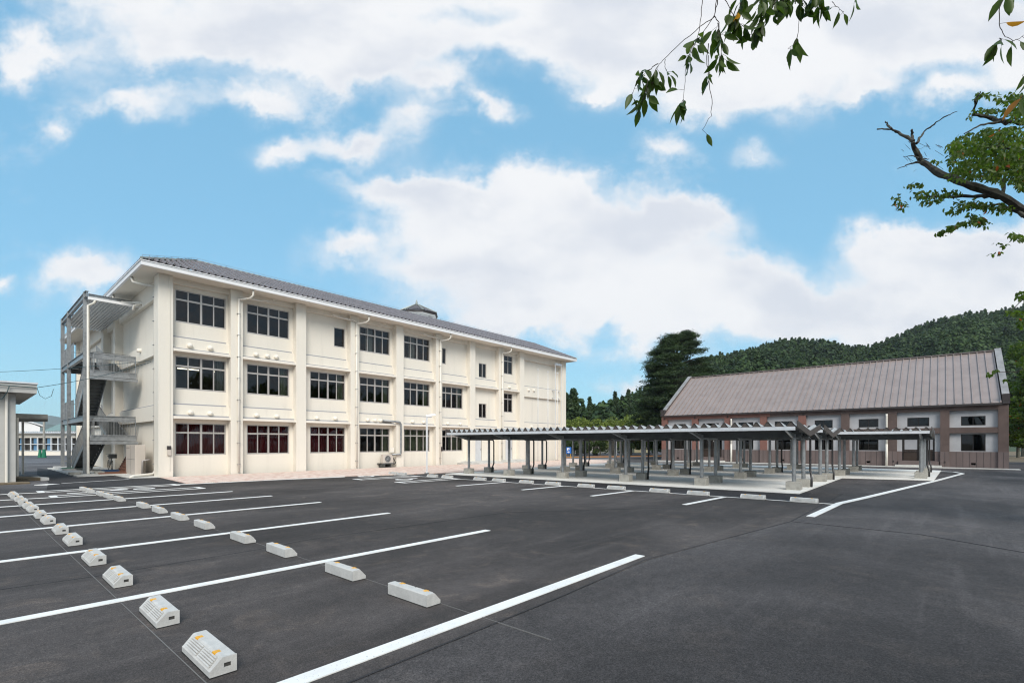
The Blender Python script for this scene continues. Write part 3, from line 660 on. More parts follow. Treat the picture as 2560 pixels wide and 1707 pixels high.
# downpipes on the pilasters, with the gutter swan necks
for x, lx in ((9.68, 1.9), (16.52, -1.8), (23.3, -1.8), (29.98, 0)):
    mb = MB(); mb.tube([(x, SY - .07, .12), (x, SY - .07, 9.14)], .052, 8)
    mb.tube([(x, SY - .07, 9.12), (x + .1, SY - .1, 9.1), (x + .42, ey0 + .35, 9.18), (x + .5, ey0 + .16, 9.3), (x + .5, ey0 + .16, 9.58)], .052, 8)
    if lx: s_ = 1 if lx > 0 else -1; mb.tube([(x, SY - .07, 9.2), (x + s_ * .3, SY - .09, 9.24), (x + s_ * 1.1, SY - .02, 9.26), (x + s_ * 1.35, SY + .0, 9.33), (x + s_ * 1.6, SY, 9.36)], .042, 8)
    o = mb.build('downpipe', 'pipe_white', school, smooth=True)
    cl = MB()
    for k in range(8): z = .5 + k * 1.12; cl.box(x - .075, SY - .125, z, x + .075, SY - .0, z + .018)
    cl.build('pipe_clip', 'galv', o)
mb = MB(); y = 28.62; mb.tube([(SX0 + .1, y, .25), (SX0 + .1, y, 9.1), (SX0 + .05, y, 9.2), (ex0 + .35, y + .35, 9.28), (ex0 + .16, y + .55, 9.35), (ex0 + .12, y + .6, 9.58)], .065, 8)
mb.tube([(SX0 + .1, y, .25), (SX0 - .02, y - .1, .12), (SX0 - .9, y - .75, .1), (SX0 - 1.05, y - .85, .03)], .065, 8)
o = mb.build('downpipe', 'pipe_white', school, smooth=True)
cl = MB()
for k in range(8): z = .6 + k * 1.15; cl.box(SX0, y - .09, z, SX0 + .38, y + .09, z + .02)
cl.build('pipe_clip', 'galv', o)
mb = MB(); mb.tube([(EX - .12, 31.6, 8.75), (EX - .14, 31.6, 9.0), (ex0 + .5, 32.9, 9.15), (ex0 + .14, 33.4, 9.25), (ex0 + .12, 33.5, 9.58)], .065, 8); mb.tube([(EX - .14, 31.6, 9.5), (EX - .14, 31.6, 8.95), (EX - .5, 31.75, 8.8), (EX - .55, 31.75, 8.55)], .065, 8)
mb.build('downpipe', 'pipe_white', school, smooth=True)
# conduit and meter box on the corner pilaster
mb = MB(); mb.tube([(6.66, SY - .02, .3), (6.66, SY - .02, ZS)], .014, 6); c = mb.build('conduit', 'pipe_white', school)
MB().box(6.55, SY - .1, 1.04, 6.7, SY - .003, 1.3).build('meter_box', 'beige_metal', c); MB().box(6.55, SY - .1, 1.3, 6.7, SY - .003, 1.48).build('meter_cover', 'brown_dark', c)
mb = MB(); mb.tube([(23.5, SY - .02, .3), (23.5, SY - .02, 3.2)], .012, 6); c = mb.build('conduit', 'pipe_white', school); MB().box(23.42, SY - .08, 1.04, 23.54, SY - .003, 1.35).build('meter_box', 'brown_dark', c)
# round vent hoods on the spandrels
def hood(p, ax):
    mb = MB(); r = .125; x, y, z = p; rows = [(r * .95, 0), (r, .05), (r * .95, .12), (r * .6, .17), (.01, .18)]; seg = 12; vs = []
    for rr, d in rows:
        for k in range(seg):
            a = 2 * math.pi * k / seg; cx, cz = math.cos(a) * rr, math.sin(a) * rr
            if cz < -r * .75: cz = -r * .75
            vs.append((x + cx, y - d, z + cz) if ax == 'y' else (x - d, y - cx, z + cz))
    mb.add(vs, [(i * seg + k, i * seg + (k + 1) % seg, (i + 1) * seg + (k + 1) % seg, (i + 1) * seg + k) for i in range(len(rows) - 1) for k in range(seg)]).build('vent_hood', 'cream_edge', school, smooth=True)
HY = RY - .16
for px, py in ((474,864.6),(524.8,870.9),(639.4,887),(667.5,890.9),(689.6,892.9),(475.3,1031.3),(524.7,1033.7),(640.6,1038.4),(691.2,1040.8),(791.2,1045.1),(837.5,1046.3),(918,1049.9),(936.9,1051),(950.2,1051.6),(1030.4,1054.2),(1058,1055.5),(1118,1058.9),(1149.5,1059.9),(1272.8,968),(1320.2,975.3),(1333.5,976),(1328,1066.5)):
    hood(onv(px, py, HY), 'y')
hood(onu(351.9, 877, EX - .2), 'x')
for px, py in ((474, 700), (685, 746), (788, 762), (917, 795), (960, 806), (1029, 820), (1146, 843)):   # small boxes under the soffit
    p = onv(px, py, RY - .2); MB().box(p[0] - .1, p[1] - .12, p[2] - .09, p[0] + .1, p[1] - .002, p[2] + .11).build('vent_box', 'cream', school)
# steel ladder hoop at the far end of the facade
mb = MB(); mb.tube([(37.35, SY - .1, .3), (37.35, SY - .1, 9.2), (38.3, SY - .1, 9.2), (38.3, SY - .1, .3)], .035, 6); mb.box(37.3, SY - .16, 9.0, 38.35, SY - .04, 9.2)
for z in (2.9, 5.9, 6.6): mb.box(37.3, SY - .1, z, 37.42, RY - .2, z + .04); mb.box(38.24, SY - .1, z, 38.36, RY - .2, z + .04)
mb.build('cable_duct', 'galv_light', school)
# entrance steps
for a, b, y0, z in ((25.4, 29.0, 26.5, .13), (25.8, 28.6, 26.9, .22), (29.6, 32.3, 26.6, .13), (29.9, 32.3, 27.0, .23)): MB().box(a, y0, -.2, b, RY - .01 if z > .2 else RY - .02, z).build('step', 'concrete', school)
# small things fixed on the facade
ac = empty('air_conditioner', (18.8, 27.4, .3), 'cream air conditioner outdoor unit with round fan on steel wall bracket', 'air conditioner')
MB().box(18.42, 27.5, .30, 19.2, 27.78, .87).build('casing', 'beige_metal', ac, bevel=.01)
mb = MB(); ring_ = [(18.78 + math.cos(R(a)) * .22, 27.494, .58 + math.sin(R(a)) * .22) for a in range(0, 361, 20)]; mb.tube(ring_, .012, 5); ring_ = [(18.78 + math.cos(R(a)) * .13, 27.492, .58 + math.sin(R(a)) * .13) for a in range(0, 361, 20)]; mb.tube(ring_, .008, 5)
for a in range(0, 180, 15): c_, s_ = math.cos(R(a)) * .21, math.sin(R(a)) * .21; mb.box(18.78 - abs(c_) - .003, 27.493, .58 - .003, 18.78 + .003, 27.497, .58 + .003) if a == 0 else mb.tube([(18.78 - c_, 27.495, .58 - s_), (18.78 + c_, 27.495, .58 + s_)], .004, 4)
mb.build('fan_grille', 'galv', ac)
mb = MB(); mb.prism([(math.cos(R(a)) * .2, math.sin(R(a)) * .2) for a in range(0, 360, 20)], (18.78, 27.498, .58), (18.78, 27.4995, .58), (1, 0, 0)); mb.build('fan', 'dark_hole', ac)
mb = MB(); mb.box(18.3, 27.42, .24, 19.25, 27.5, .298); mb.box(18.3, 27.76, .24, 19.25, 28.03, .298); mb.box(18.45, 27.4, .03, 18.5, 28.03, .238); mb.box(18.95, 27.4, .03, 19.0, 28.03, .238); mb.build('bracket', 'galv_dull', ac)
mb = MB(); mb.box(19.05, 27.62, 1.0, 19.35, 27.75, 1.32); mb.build('junction_box', 'cream_edge', ac)
mb = MB(); mb.tube([(19.2, 27.6, .72), (19.35, 27.55, .45), (19.4, 27.5, .3), (19.2, 27.45, .2)], .03, 6); mb.build('hose', 'dark_pipe', ac)
duct = MB(); duct.tube([(19.1, 27.5, .86), (19.75, 27.48, .86), (19.8, 27.48, .95), (19.8, 27.48, 2.9), (19.72, 27.48, 3.02), (19.3, 27.5, 3.06), (18.5, 27.62, 3.1)], .065, 8)
tag(duct.build('pipe_duct', 'galv', smooth=True), 'grey pipe cover rising from the air conditioner to the ledge above', 'pipe duct')
tag(MB().box(18.6, RY - .3, 3.02, 19.3, RY - .12, 3.14).build('pipe_cover', 'coping_metal'), 'short brown pipe cover lying on the facade ledge above the air conditioner', 'pipe cover')
for k, (x, zt) in enumerate(((33.84, 8.05), (35.29, 8.03), (36.80, 8.06))):
    t = empty('flagpole', (x, 26.8, 0), ['slim white flagpole by the blank end of the school facade, nearest of three', 'slim white flagpole between two others before the blank cream wall', 'slim white flagpole beside the cable duct, farthest of three'][k], 'flagpole', 'flagpoles before the school')
    MB().tube([(x, 26.8, -.1), (x, 26.8, 4), (x, 26.8, zt)], [.036, .032, .022], 8).build('pole', 'galv_light', t, smooth=True)
    MB().tube([(x, 26.8, zt), (x, 26.8, zt + .09)], .06, 8).build('finial', 'galv_light', t)
t = empty('street_lamp', (16.7, 20.75, 0), 'white square post car park lamp with small tilted head beside the sheds', 'street lamp')
lx, ly = 16.42, 20.5
MB().box(lx - .034, ly - .034, 0, lx + .034, ly + .034, 3.05).build('post', 'white_paint', t); MB().box(lx - .09, ly - .09, 0, lx + .09, ly + .09, .05).build('base_plate', 'galv', t)
mb = MB(); mb.add([(lx - .03, ly - .06, 3.0), (lx + .05, ly - .06, 3.0), (lx + .42, ly - .24, 3.1), (lx + .38, ly - .3, 3.1), (lx - .03, ly + .06, 3.1), (lx + .05, ly + .06, 3.1), (lx + .48, ly - .1, 3.19), (lx + .40, ly - .06, 3.19)], [(0, 1, 2, 3), (4, 7, 6, 5), (0, 4, 5, 1), (1, 5, 6, 2), (2, 6, 7, 3), (3, 7, 4, 0)]); mb.build('lamp_head', 'white_paint', t)

# ================================================================== steel escape stair on the end wall
st = empty('escape_stair', (5.2, 36.5, 0), 'galvanised steel escape stair with mesh rails on the cream end wall', 'stair')
def ibeam(mb, a, b, h=.3, w=.14, t=.018):
    a, b = Vector(a), Vector(b); d = (b - a).normalized()
    if abs(d.z) > .9: ax, up = Vector((1, 0, 0)), Vector((0, 1, 0))
    else: up = Vector((0, 0, 1)); ax = d.cross(up).normalized()
    for prof in ([(-w / 2, h - t), (w / 2, h - t), (w / 2, h), (-w / 2, h)], [(-w / 2, 0), (w / 2, 0), (w / 2, t), (-w / 2, t)], [(-t / 2, t), (t / 2, t), (t / 2, h - t), (-t / 2, h - t)]):
        mb.prism(prof, a, b, ax, up)
cx, fy, my, by = 4.32, 33.0, 38.6, 41.2
for (y, zt) in ((fy, 9.35), (my, 9.35), (by, 9.35)):
    mb = MB(); ibeam(mb, (cx, y - .1, 0), (cx, y - .1, zt), .2, .17, .02)
    o = mb.build('column', 'galv', st); MB().box(cx - .2, y - .2, .052, cx + .2, y + .2, .075).build('base_plate', 'galv', o)
tagc = MB().poly([(3.95, 37.9), (4.9, 37.9), (4.9, 42), (3.95, 42)], .05, .16).build('footing', 'concrete', st)
for zf in (3.04, 6.30):
    mb = MB(); ibeam(mb, (cx, fy, zf - .3), (cx, by, zf - .3)); ibeam(mb, (cx + .12, fy, zf - .3), (SX0 + .36, fy, zf - .3)); ibeam(mb, (cx + .12, by, zf - .3), (SX0 + .36, by, zf - .3)); ibeam(mb, (cx + .12, my, zf - .3), (SX0 + .36, my, zf - .3))
    mb.build('floor_beam', 'galv', st)
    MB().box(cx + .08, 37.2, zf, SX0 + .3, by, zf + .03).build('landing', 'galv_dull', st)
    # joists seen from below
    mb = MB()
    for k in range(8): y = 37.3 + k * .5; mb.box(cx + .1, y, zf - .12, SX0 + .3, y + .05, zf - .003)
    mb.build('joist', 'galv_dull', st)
mb = MB(); ibeam(mb, (cx, fy - .5, 9.02), (cx, by + .2, 9.02), .3); ibeam(mb, (cx + .12, fy, 9.02), (SX0 + .36, fy, 9.02), .28); ibeam(mb, (cx + .12, by, 9.02), (SX0 + .36, by, 9.02), .28); ibeam(mb, (cx + .12, my, 9.02), (SX0 + .36, my, 9.02), .2)
mb.build('roof_beam', 'galv', st)
# corrugated roof deck, ribs running along the wall
V = []; F = []; n = 13
for k in range(n):
    x0 = cx + .05 + k * .145
    for (a, b, za, zb) in ((0, .05, 0, 0), (.05, .075, 0, .06), (.075, .12, .06, .06), (.12, .145, .06, 0)):
        m_ = len(V); V += [(x0 + a, fy - .6, 8.93 + za), (x0 + b, fy - .6, 8.93 + zb), (x0 + b, by + .3, 8.93 + zb), (x0 + a, by + .3, 8.93 + za)]; F.append((m_, m_ + 1, m_ + 2, m_ + 3))
fastmesh('roof_deck', V, F, 'galv_light', st)
mb = MB(); mb.box(cx + .02, fy - .72, 8.86, SX0 + .33, fy - .6, 8.99); mb.build('gutter', 'white_paint', st)
mb = MB(); mb.tube([(cx + .3, fy - .66, 8.86), (cx + .25, fy - .6, 8.72), (cx + .06, fy - .42, 8.6), (cx + .06, fy - .38, .15), (cx + .06, fy - .5, .06)], .062, 8); mb.build('downpipe', 'pipe_white', st, smooth=True)
# half landings over the front bay
for zl in (1.92, 5.22):
    mb = MB(); mb.box(cx + .1, 32.35, zl - .2, SX0 + .1, 32.42, zl + .1); mb.box(cx + .1, 33.75, zl - .2, SX0 + .1, 33.82, zl + .1); mb.box(cx + .1, 32.42, zl, SX0 + .1, 33.75, zl + .03); mb.box(SX0 + .04, 32.42, zl - .2, SX0 + .1, 33.75, zl - .001)
    mb.box(cx + .08, 32.25, zl - .36, SX0 + .14, 32.34, zl - .23)
    mb.build('half_landing', 'galv', st)
# flights: treads between two stringers
def flight(x0, x1, y0, z0, y1, z1, n):
    mb = MB(); sg_ = MB()
    for k in range(n):
        t0, t1 = k / n, (k + 1) / n; ya, yb = y0 + (y1 - y0) * t0, y0 + (y1 - y0) * t1; z = z0 + (z1 - z0) * t1
        mb.box(x0 + .03, ya, z - .03, x1 - .03, yb, z); mb.box(x0 + .03, ya - .006, z - (z1 - z0) / n - .0, x1 - .03, ya + .006, z - .031)
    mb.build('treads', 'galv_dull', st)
    for x in (x0, x1 - .03):
        sg_.add([(x, y0, z0 - .18), (x, y1, z1 - .18), (x, y1, z1 + .1), (x, y0, z0 + .1), (x + .03, y0, z0 - .18), (x + .03, y1, z1 - .18), (x + .03, y1, z1 + .1), (x + .03, y0, z0 + .1)], [(0, 1, 2, 3), (7, 6, 5, 4), (0, 4, 5, 1), (1, 5, 6, 2), (2, 6, 7, 3), (3, 7, 4, 0)])
    sg_.build('stringer', 'galv', st)
    rl = MB()
    for x in (x0 - .02,):
        rl.tube([(x, y0, z0 + 1.0), (x, y1, z1 + 1.0)], .02, 6)
        k = max(2, int(abs(y1 - y0) / .12))
        for i in range(k + 1): t = i / k; y, z = y0 + (y1 - y0) * t, z0 + (z1 - z0) * t; rl.tube([(x, y, z + .02), (x, y, z + 1.0)], .007, 4)
    rl.build('stair_rail', 'galv', st)
flight(cx + .15, cx + 1.0, 37.3, 3.04, 33.8, 5.22, 13); flight(SX0 - .85, SX0 - .0, 33.8, 5.22, 37.2, 6.30, 7)
flight(cx + .15, cx + 1.0, 38.6, .1, 33.8, 1.92, 10); flight(SX0 - .85, SX0 - .0, 33.8, 1.92, 37.2, 3.04, 7)
def railing(pts, z0, h=1.0, mesh=False):
    mb = MB()
    for zz in (z0 + h, z0 + .1): mb.tube([(x, y, zz) for x, y in pts], .02 if zz > z0 + .5 else .012, 6)
    for a, b in zip(pts, pts[1:]):
        d = math.hypot(b[0] - a[0], b[1] - a[1]); k = max(1, int(d / (.055 if mesh else .11)))
        for i in range(k + 1): x, y = a[0] + (b[0] - a[0]) * i / k, a[1] + (b[1] - a[1]) * i / k; mb.tube([(x, y, z0), (x, y, z0 + h)], .006 if i % 8 else .018, 4)
    mb.build('railing', 'galv', st)
railing([(SX0 + .05, 32.3), (cx + .25, 32.3), (cx + .25, 33.5)], 5.22, .95); railing([(SX0 + .05, 32.3), (cx + .25, 32.3), (cx + .25, 33.5)], 1.92, .95)
for zf in (3.07, 6.33): railing([(cx + .05, 37.3), (cx + .05, by - .1), (SX0 + .1, by - .1)], zf, 1.0)
railing([(cx + .15, 33.6), (SX0 + .05, 33.6)], 6.33, .1)

# things standing under and beside the stair
t = empty('electrical_cabinet', (6.0, 31, 0), 'tall beige switch cabinet against the end wall beside the downpipe', 'cabinet')
MB().box(5.78, 29.9, .04, 6.2, 31.9, 1.52).build('casing', 'beige_metal', t, bevel=.015)
mb = MB(); mb.box(5.774, 29.92, .8, 5.779, 31.88, .81); mb.box(5.774, 30.9, .06, 5.779, 30.91, 1.5)
for k in range(4): mb.box(5.773, 31.1 + k * .2, 1.36, 5.779, 31.2 + k * .2, 1.39)
mb.build('door_gap', 'dark_hole', t)
mb = MB()
for k in range(3): mb.tube([(6.1 - k * .05, 29.85 - k * .16, .05), (6.1 - k * .05, 29.8 - k * .16, .75), (6.3, 29.75 - k * .16, .8)], .05, 6)
tag(mb.build('insulated_pipe', 'coping_metal', smooth=True), 'bundle of lagged pipes beside the beige cabinet on the end wall', 'pipes')
mb = MB()
for k in range(9): mb.add([(5.75, 32.1 + k * .2, .08), (5.78, 32.1 + k * .2, .08), (6.12, 32.1 + k * .2, .86), (6.09, 32.1 + k * .2, .86), (5.75, 32.14 + k * .2, .08), (5.78, 32.14 + k * .2, .08), (6.12, 32.14 + k * .2, .86), (6.09, 32.14 + k * .2, .86)], [(0, 3, 2, 1), (4, 5, 6, 7), (0, 1, 5, 4), (1, 2, 6, 5), (2, 3, 7, 6), (3, 0, 4, 7)])
for k in range(6): q = k / 6; mb.box(5.73 + .35 * q, 32.1, .1 + .76 * q, 5.77 + .35 * q, 33.75, .14 + .76 * q)
tag(mb.build('wooden_lattice', 'wood'), 'red brown wooden lattice panel leaning on the wall under the stair', 'lattice panel')
tag(MB().box(4.7, 31.7, .052, 6.0, 33.2, .1).build('duckboard', 'wood'), 'low brown duckboard lying on the slab below the stair', 'duckboard')
tag(MB().box(5.2, 33.3, .055, 6.1, 34.6, .16).build('plastic_pallet', 'blue_mat'), 'dark blue plastic pallet on the slab below the stair', 'pallet')
tag(MB().box(3.98, 37.95, .162, 4.75, 38.55, .18).build('door_mat', 'green_mat'), 'green mat lying at the foot of the middle stair column', 'mat')
b = empty('bicycle', (5.8, 36.2, .05), 'dark bicycle parked against the end wall behind the stair', 'bicycle')
for y in (35.8, 36.75):
    w = MB(); w.tube([(5.85 + 0 * a, y + math.cos(R(a)) * .27, .36 + math.sin(R(a)) * .27) for a in range(0, 361, 20)], .014, 5)
    for a in range(0, 180, 30): w.tube([(5.85, y - math.cos(R(a)) * .26, .36 - math.sin(R(a)) * .26), (5.85, y + math.cos(R(a)) * .26, .36 + math.sin(R(a)) * .26)], .003, 3)
    w.build('wheel', 'black_rubber', b)
mb = MB(); mb.tube([(5.85, 35.8, .36), (5.85, 35.95, .85), (5.85, 36.5, .8), (5.85, 36.3, .33), (5.85, 35.97, .8)], .016, 5); mb.tube([(5.85, 36.3, .33), (5.85, 36.75, .36), (5.85, 36.5, .8)], .014, 5); mb.build('frame', 'galv', b)
mb = MB(); mb.tube([(5.6, 35.98, 1.0), (5.85, 35.93, .98), (6.1, 35.98, 1.0)], .014, 5); mb.tube([(5.85, 35.95, .8), (5.85, 35.93, .98)], .014, 5); mb.build('handlebar', 'galv', b)
MB().box(5.78, 36.4, .84, 5.92, 36.65, .9).build('saddle', 'black_rubber', b, bevel=.02)
mb = MB(); mb.box(5.68, 35.45, .75, 6.02, 35.75, .97); mb.build('basket', 'galv_dull', b)
tag(MB().poly([(3.62, 32.1), (4.05, 32.1), (4.05, 32.6), (3.62, 32.6)], .04, .17).build('concrete_block', 'block_concrete'), 'low concrete block to the left of the white stair downpipe', 'concrete block')
tag(MB().poly([(4.6, 32.1), (4.95, 32.1), (4.95, 32.6), (4.6, 32.6)], .052, .17).build('concrete_block', 'block_concrete'), 'low concrete block to the right of the white stair downpipe', 'concrete block')

# ================================================================== bicycle sheds
SL = -.078                                       # the sheds run slightly askew to the car park
sheds = [(18.78, 3.8, 6, 3.48, 'bicycle shed nearest the car park with folded dark metal roof'), (23.5, 3.8, 6, 3.48, 'second bicycle shed from the car park with folded dark metal roof'),
         (28.35, .75, 7, .38, 'third bicycle shed, reaching farther right than the first two'), (33.25, .75, 7, .38, 'rearmost bicycle shed, closest to the brown roofed hall')]
for si, (ua, y0, n, ys, lab) in enumerate(sheds):
    ua = ua + (0 if y0 > 3 else -SL * -3.05 * 0)
    t = empty('bicycle_shed', (ua + .75, y0, 0), lab, 'bicycle shed', 'bicycle sheds on the concrete slab')
    X = lambda u, y: u + SL * (y - 3.8)
    ye = 18.95
    def pt(u, y, z): return (X(ua + u, y), y, z)
    dirv = Vector((SL, 1, 0)).normalized()
    ys_ = [y0 + 3.03 * k for k in range(n)]; ys_[-1] = min(ys_[-1], 18.55)
    for k, y in enumerate(ys_):
        for j, u in enumerate((0, 1.5)):
            x = X(ua + u, y)
            MB().tube([(x, y, .28), (x, y, 1.93)], .066, 12, caps=False).build('post', 'galv', t, smooth=True)
            MB().box(x - .18, y - .22, .0, x + .18, y + .22, .31).build('footing_block', 'block_concrete', t, bevel=.012)
        if k % 2 == 0 or k == n - 1:
            u = 1.5; x = X(ua + u, y)
            mb = MB(); mb.tube([pt(.78, y - .14, 1.93), pt(.78, y - .14, 1.84), pt(.95, y - .16, 1.8), pt(1.38, y - .18, 1.8), pt(1.62, y - .18, 1.78), pt(1.68, y - .18, 1.7), pt(1.68, y - .18, .62), pt(1.66, y - .2, .52), pt(1.48, y - .26, .32), pt(1.45, y - .26, .04)], .038, 8)
            mb.build('drain_pipe', 'dark_pipe', t, smooth=True)
        # tapered cantilever arms from each post head to the eave
        arm = MB()
        for s0, s1 in ((0, -1.12), (1.5, 2.56)):
            a = pt(s0, y, 0); b_ = pt(s1, y, 0); w = .035
            vs = []
            for dy in (-w, w): vs += [(a[0], a[1] + dy, 1.74), (a[0], a[1] + dy, 1.93), (b_[0], b_[1] + dy, 2.08), (b_[0], b_[1] + dy, 2.0)]
            arm.add(vs, [(0, 1, 2, 3), (7, 6, 5, 4), (0, 4, 5, 1), (1, 5, 6, 2), (2, 6, 7, 3), (3, 7, 4, 0)])
        arm.box(X(ua, y) - .0, y - .03, 1.76, X(ua + 1.5, y), y + .03, 1.9)
        arm.build('cantilever_arm', 'galv', t)
    for u, z in ((0, 1.84), (1.5, 1.84)):
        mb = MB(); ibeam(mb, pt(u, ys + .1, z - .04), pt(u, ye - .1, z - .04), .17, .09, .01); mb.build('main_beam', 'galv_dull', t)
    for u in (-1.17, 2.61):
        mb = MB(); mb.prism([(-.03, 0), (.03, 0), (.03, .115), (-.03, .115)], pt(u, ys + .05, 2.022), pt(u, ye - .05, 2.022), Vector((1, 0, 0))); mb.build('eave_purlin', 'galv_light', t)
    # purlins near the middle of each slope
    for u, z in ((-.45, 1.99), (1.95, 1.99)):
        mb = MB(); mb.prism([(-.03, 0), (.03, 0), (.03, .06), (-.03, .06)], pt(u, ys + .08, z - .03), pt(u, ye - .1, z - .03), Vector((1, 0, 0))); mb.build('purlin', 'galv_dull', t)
    # folded sheet: top skin pale, underside darkened in colour as shade, ribs run from eave to valley
    pitch = .335; nn = int((ye - ys) / pitch)
    for (ut, uv) in ((-1.18, .73), (2.62, .77)):
        V = []; F = []; uu = ut + (.02 if ut < 0 else -.02)
        for k in range(nn):
            yb = ys + k * pitch
            for (a, b_, ha, hb) in ((.10, .42, .0, .155), (.42, .58, .155, .155), (.58, .90, .155, .0)):
                m_ = len(V); ya, yc = yb + a * pitch, yb + b_ * pitch
                V += [pt(uu, ya, 2.135), pt(uu, yc, 2.135), pt(uu, yc, 2.14 + hb), pt(uu, ya, 2.14 + ha)]; F.append((m_, m_ + 1, m_ + 2, m_ + 3))
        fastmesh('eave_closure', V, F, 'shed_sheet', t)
        for nm, mm, off in (('roof_sheet', 'sheet_top', 0), ('roof_underside', 'shed_sheet_shaded', -.012)):
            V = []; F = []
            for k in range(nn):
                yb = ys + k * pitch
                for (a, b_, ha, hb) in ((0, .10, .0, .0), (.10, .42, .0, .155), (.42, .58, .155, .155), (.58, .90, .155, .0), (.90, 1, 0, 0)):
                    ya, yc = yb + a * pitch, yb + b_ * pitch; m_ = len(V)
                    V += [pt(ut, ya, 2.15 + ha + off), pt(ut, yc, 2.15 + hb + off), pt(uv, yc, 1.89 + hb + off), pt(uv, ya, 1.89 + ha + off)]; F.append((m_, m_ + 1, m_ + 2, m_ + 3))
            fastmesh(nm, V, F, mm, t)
    # verge trims closing both ends, and the valley gutter
    for yy in (ys - .03, ye):
        vt = MB()
        for (ut, uv) in ((-1.2, .75), (2.64, .75)):
            a, b_ = pt(ut, yy, 2.12), pt(uv, yy, 1.84); a2, b2 = pt(ut, yy, 2.32), pt(uv, yy, 2.04)
            vs = [a, b_, b2, a2]; vt.add([(x, y - .0, z) for x, y, z in vs] + [(x, y + .03, z) for x, y, z in vs], [(0, 1, 2, 3), (7, 6, 5, 4), (0, 4, 5, 1), (1, 5, 6, 2), (2, 6, 7, 3), (3, 7, 4, 0)])
        vt.build('verge_trim', 'shed_sheet', t)
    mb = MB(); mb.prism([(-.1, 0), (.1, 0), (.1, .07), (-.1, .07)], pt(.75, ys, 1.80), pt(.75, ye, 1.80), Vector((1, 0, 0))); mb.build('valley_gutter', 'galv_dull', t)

# ================================================================== brown roofed hall on the right
HX = 43.2; HC = [(-3.06, -2.59), (-.31, .15), (2.42, 2.92), (5.17, 5.67), (7.94, 8.45), (10.7, 11.2), (13.48, 13.98), (16.25, 16.78), (19.05, 19.6)]
hall = empty('assembly_hall', (49.6, 8, 0), 'long brown hall with steep ribbed metal roof and white plaster panels', 'hall')
ZT = 4.13; HD = 12.8; RZ = 8.25
# frame: columns, top beam, middle beam; the far end is freshly painted red brown
cut = 10.45
for a, b in HC:
    MB().box(HX, a, 1.06, HX + .5, b, ZT - .38).build('column', 'red_frame' if a > 7.5 else 'brown_frame', hall)
    MB().box(HX - .02, a, -.1, HX + .5, b, 1.058).build('column_base', 'brown_dado', hall)
MB().box(HX - .004, -3.06, ZT - .378, HX + .5, cut, ZT - .03).build('top_beam', 'brown_frame', hall)
MB().box(HX - .004, cut, ZT - .378, HX + .5, 19.6, ZT - .03).build('top_beam', 'red_frame', hall)
for (a, b) in zip(HC, HC[1:]):
    y0, y1 = a[1], b[0]
    MB().box(HX + .02, y0, 2.27, HX + .5, y1, 2.63).build('middle_beam', 'red_frame' if y0 > cut - 1 else 'brown_frame', hall)
hp_ = MB(); da = MB(); hwins = []; hdoors = []
for i, (a, b) in enumerate(zip(HC, HC[1:])):
    y0, y1 = a[1], b[0]; c = (y0 + y1) / 2; wy = .58
    up = (c - wy, c + wy, 2.76, 3.36)
    if i in (1, 6): lo = (c - .86, c + .86, .42, 2.1); hdoors.append(lo)
    else: lo = (c - wy, c + wy, 1.1, 2.2)
    hwins += [up] + ([] if i in (1, 6) else [lo])
    wall_with_holes(hp_, y0, y1, 1.06, ZT - .38, HX + .24, .16, [up, (lo[0], lo[1], 1.061, lo[3]) if i in (1, 6) else lo], 'y')
    wall_with_holes(da, y0, y1, -.1, 1.06, HX + .12, .28, [(lo[0], lo[1], lo[2], 1.06)] if i in (1, 6) else [(c - .02 + (0.1 if i % 2 else -.1), c + .2 + (0.1 if i % 2 else -.1), .2, .34)], 'y')
hp_.build('wall', 'grey_plaster', hall); da.build('dado', 'brown_dado', hall)
jn = MB()
for i, (a, b) in enumerate(zip(HC, HC[1:])):
    k = 7
    for q in range(1, k):
        y = a[1] + (b[0] - a[1]) * q / k
        if i in (1, 6) and abs(y - (a[1] + b[0]) / 2) < .9: continue
        jn.box(HX + .112, y - .008, .02, HX + .118, y + .008, 1.04)
    jn.box(HX - .026, (a[0] + a[1]) / 2 - .008, .02, HX - .0205, (a[0] + a[1]) / 2 + .008, 1.04)
jn.build('dado_joint', 'brown_dark', hall)
for (a, b, c, d) in hwins:
    f = MB(); w = .05
    f.box(HX + .25, a, c, HX + .32, a + w, d); f.box(HX + .25, b - w, c, HX + .32, b, d); f.box(HX + .25, a + w, c, HX + .32, b - w, c + w); f.box(HX + .25, a + w, d - w, HX + .32, b - w, d); f.box(HX + .255, (a + b) / 2 - .02, c + w, HX + .31, (a + b) / 2 + .02, d - w)
    o = f.build('window', 'dark_sash', hall)
    MB().add([(HX + .29, a + .02, c + .02), (HX + .29, a + .02, d - .02), (HX + .29, b - .02, d - .02), (HX + .29, b - .02, c + .02)], [(0, 1, 2, 3)]).build('pane', 'glass_dark', o)
MB().box(HX + .6, -2.9, 0, HX + .7, 19.4, ZT - .4).build('room_interior', 'room', hall)
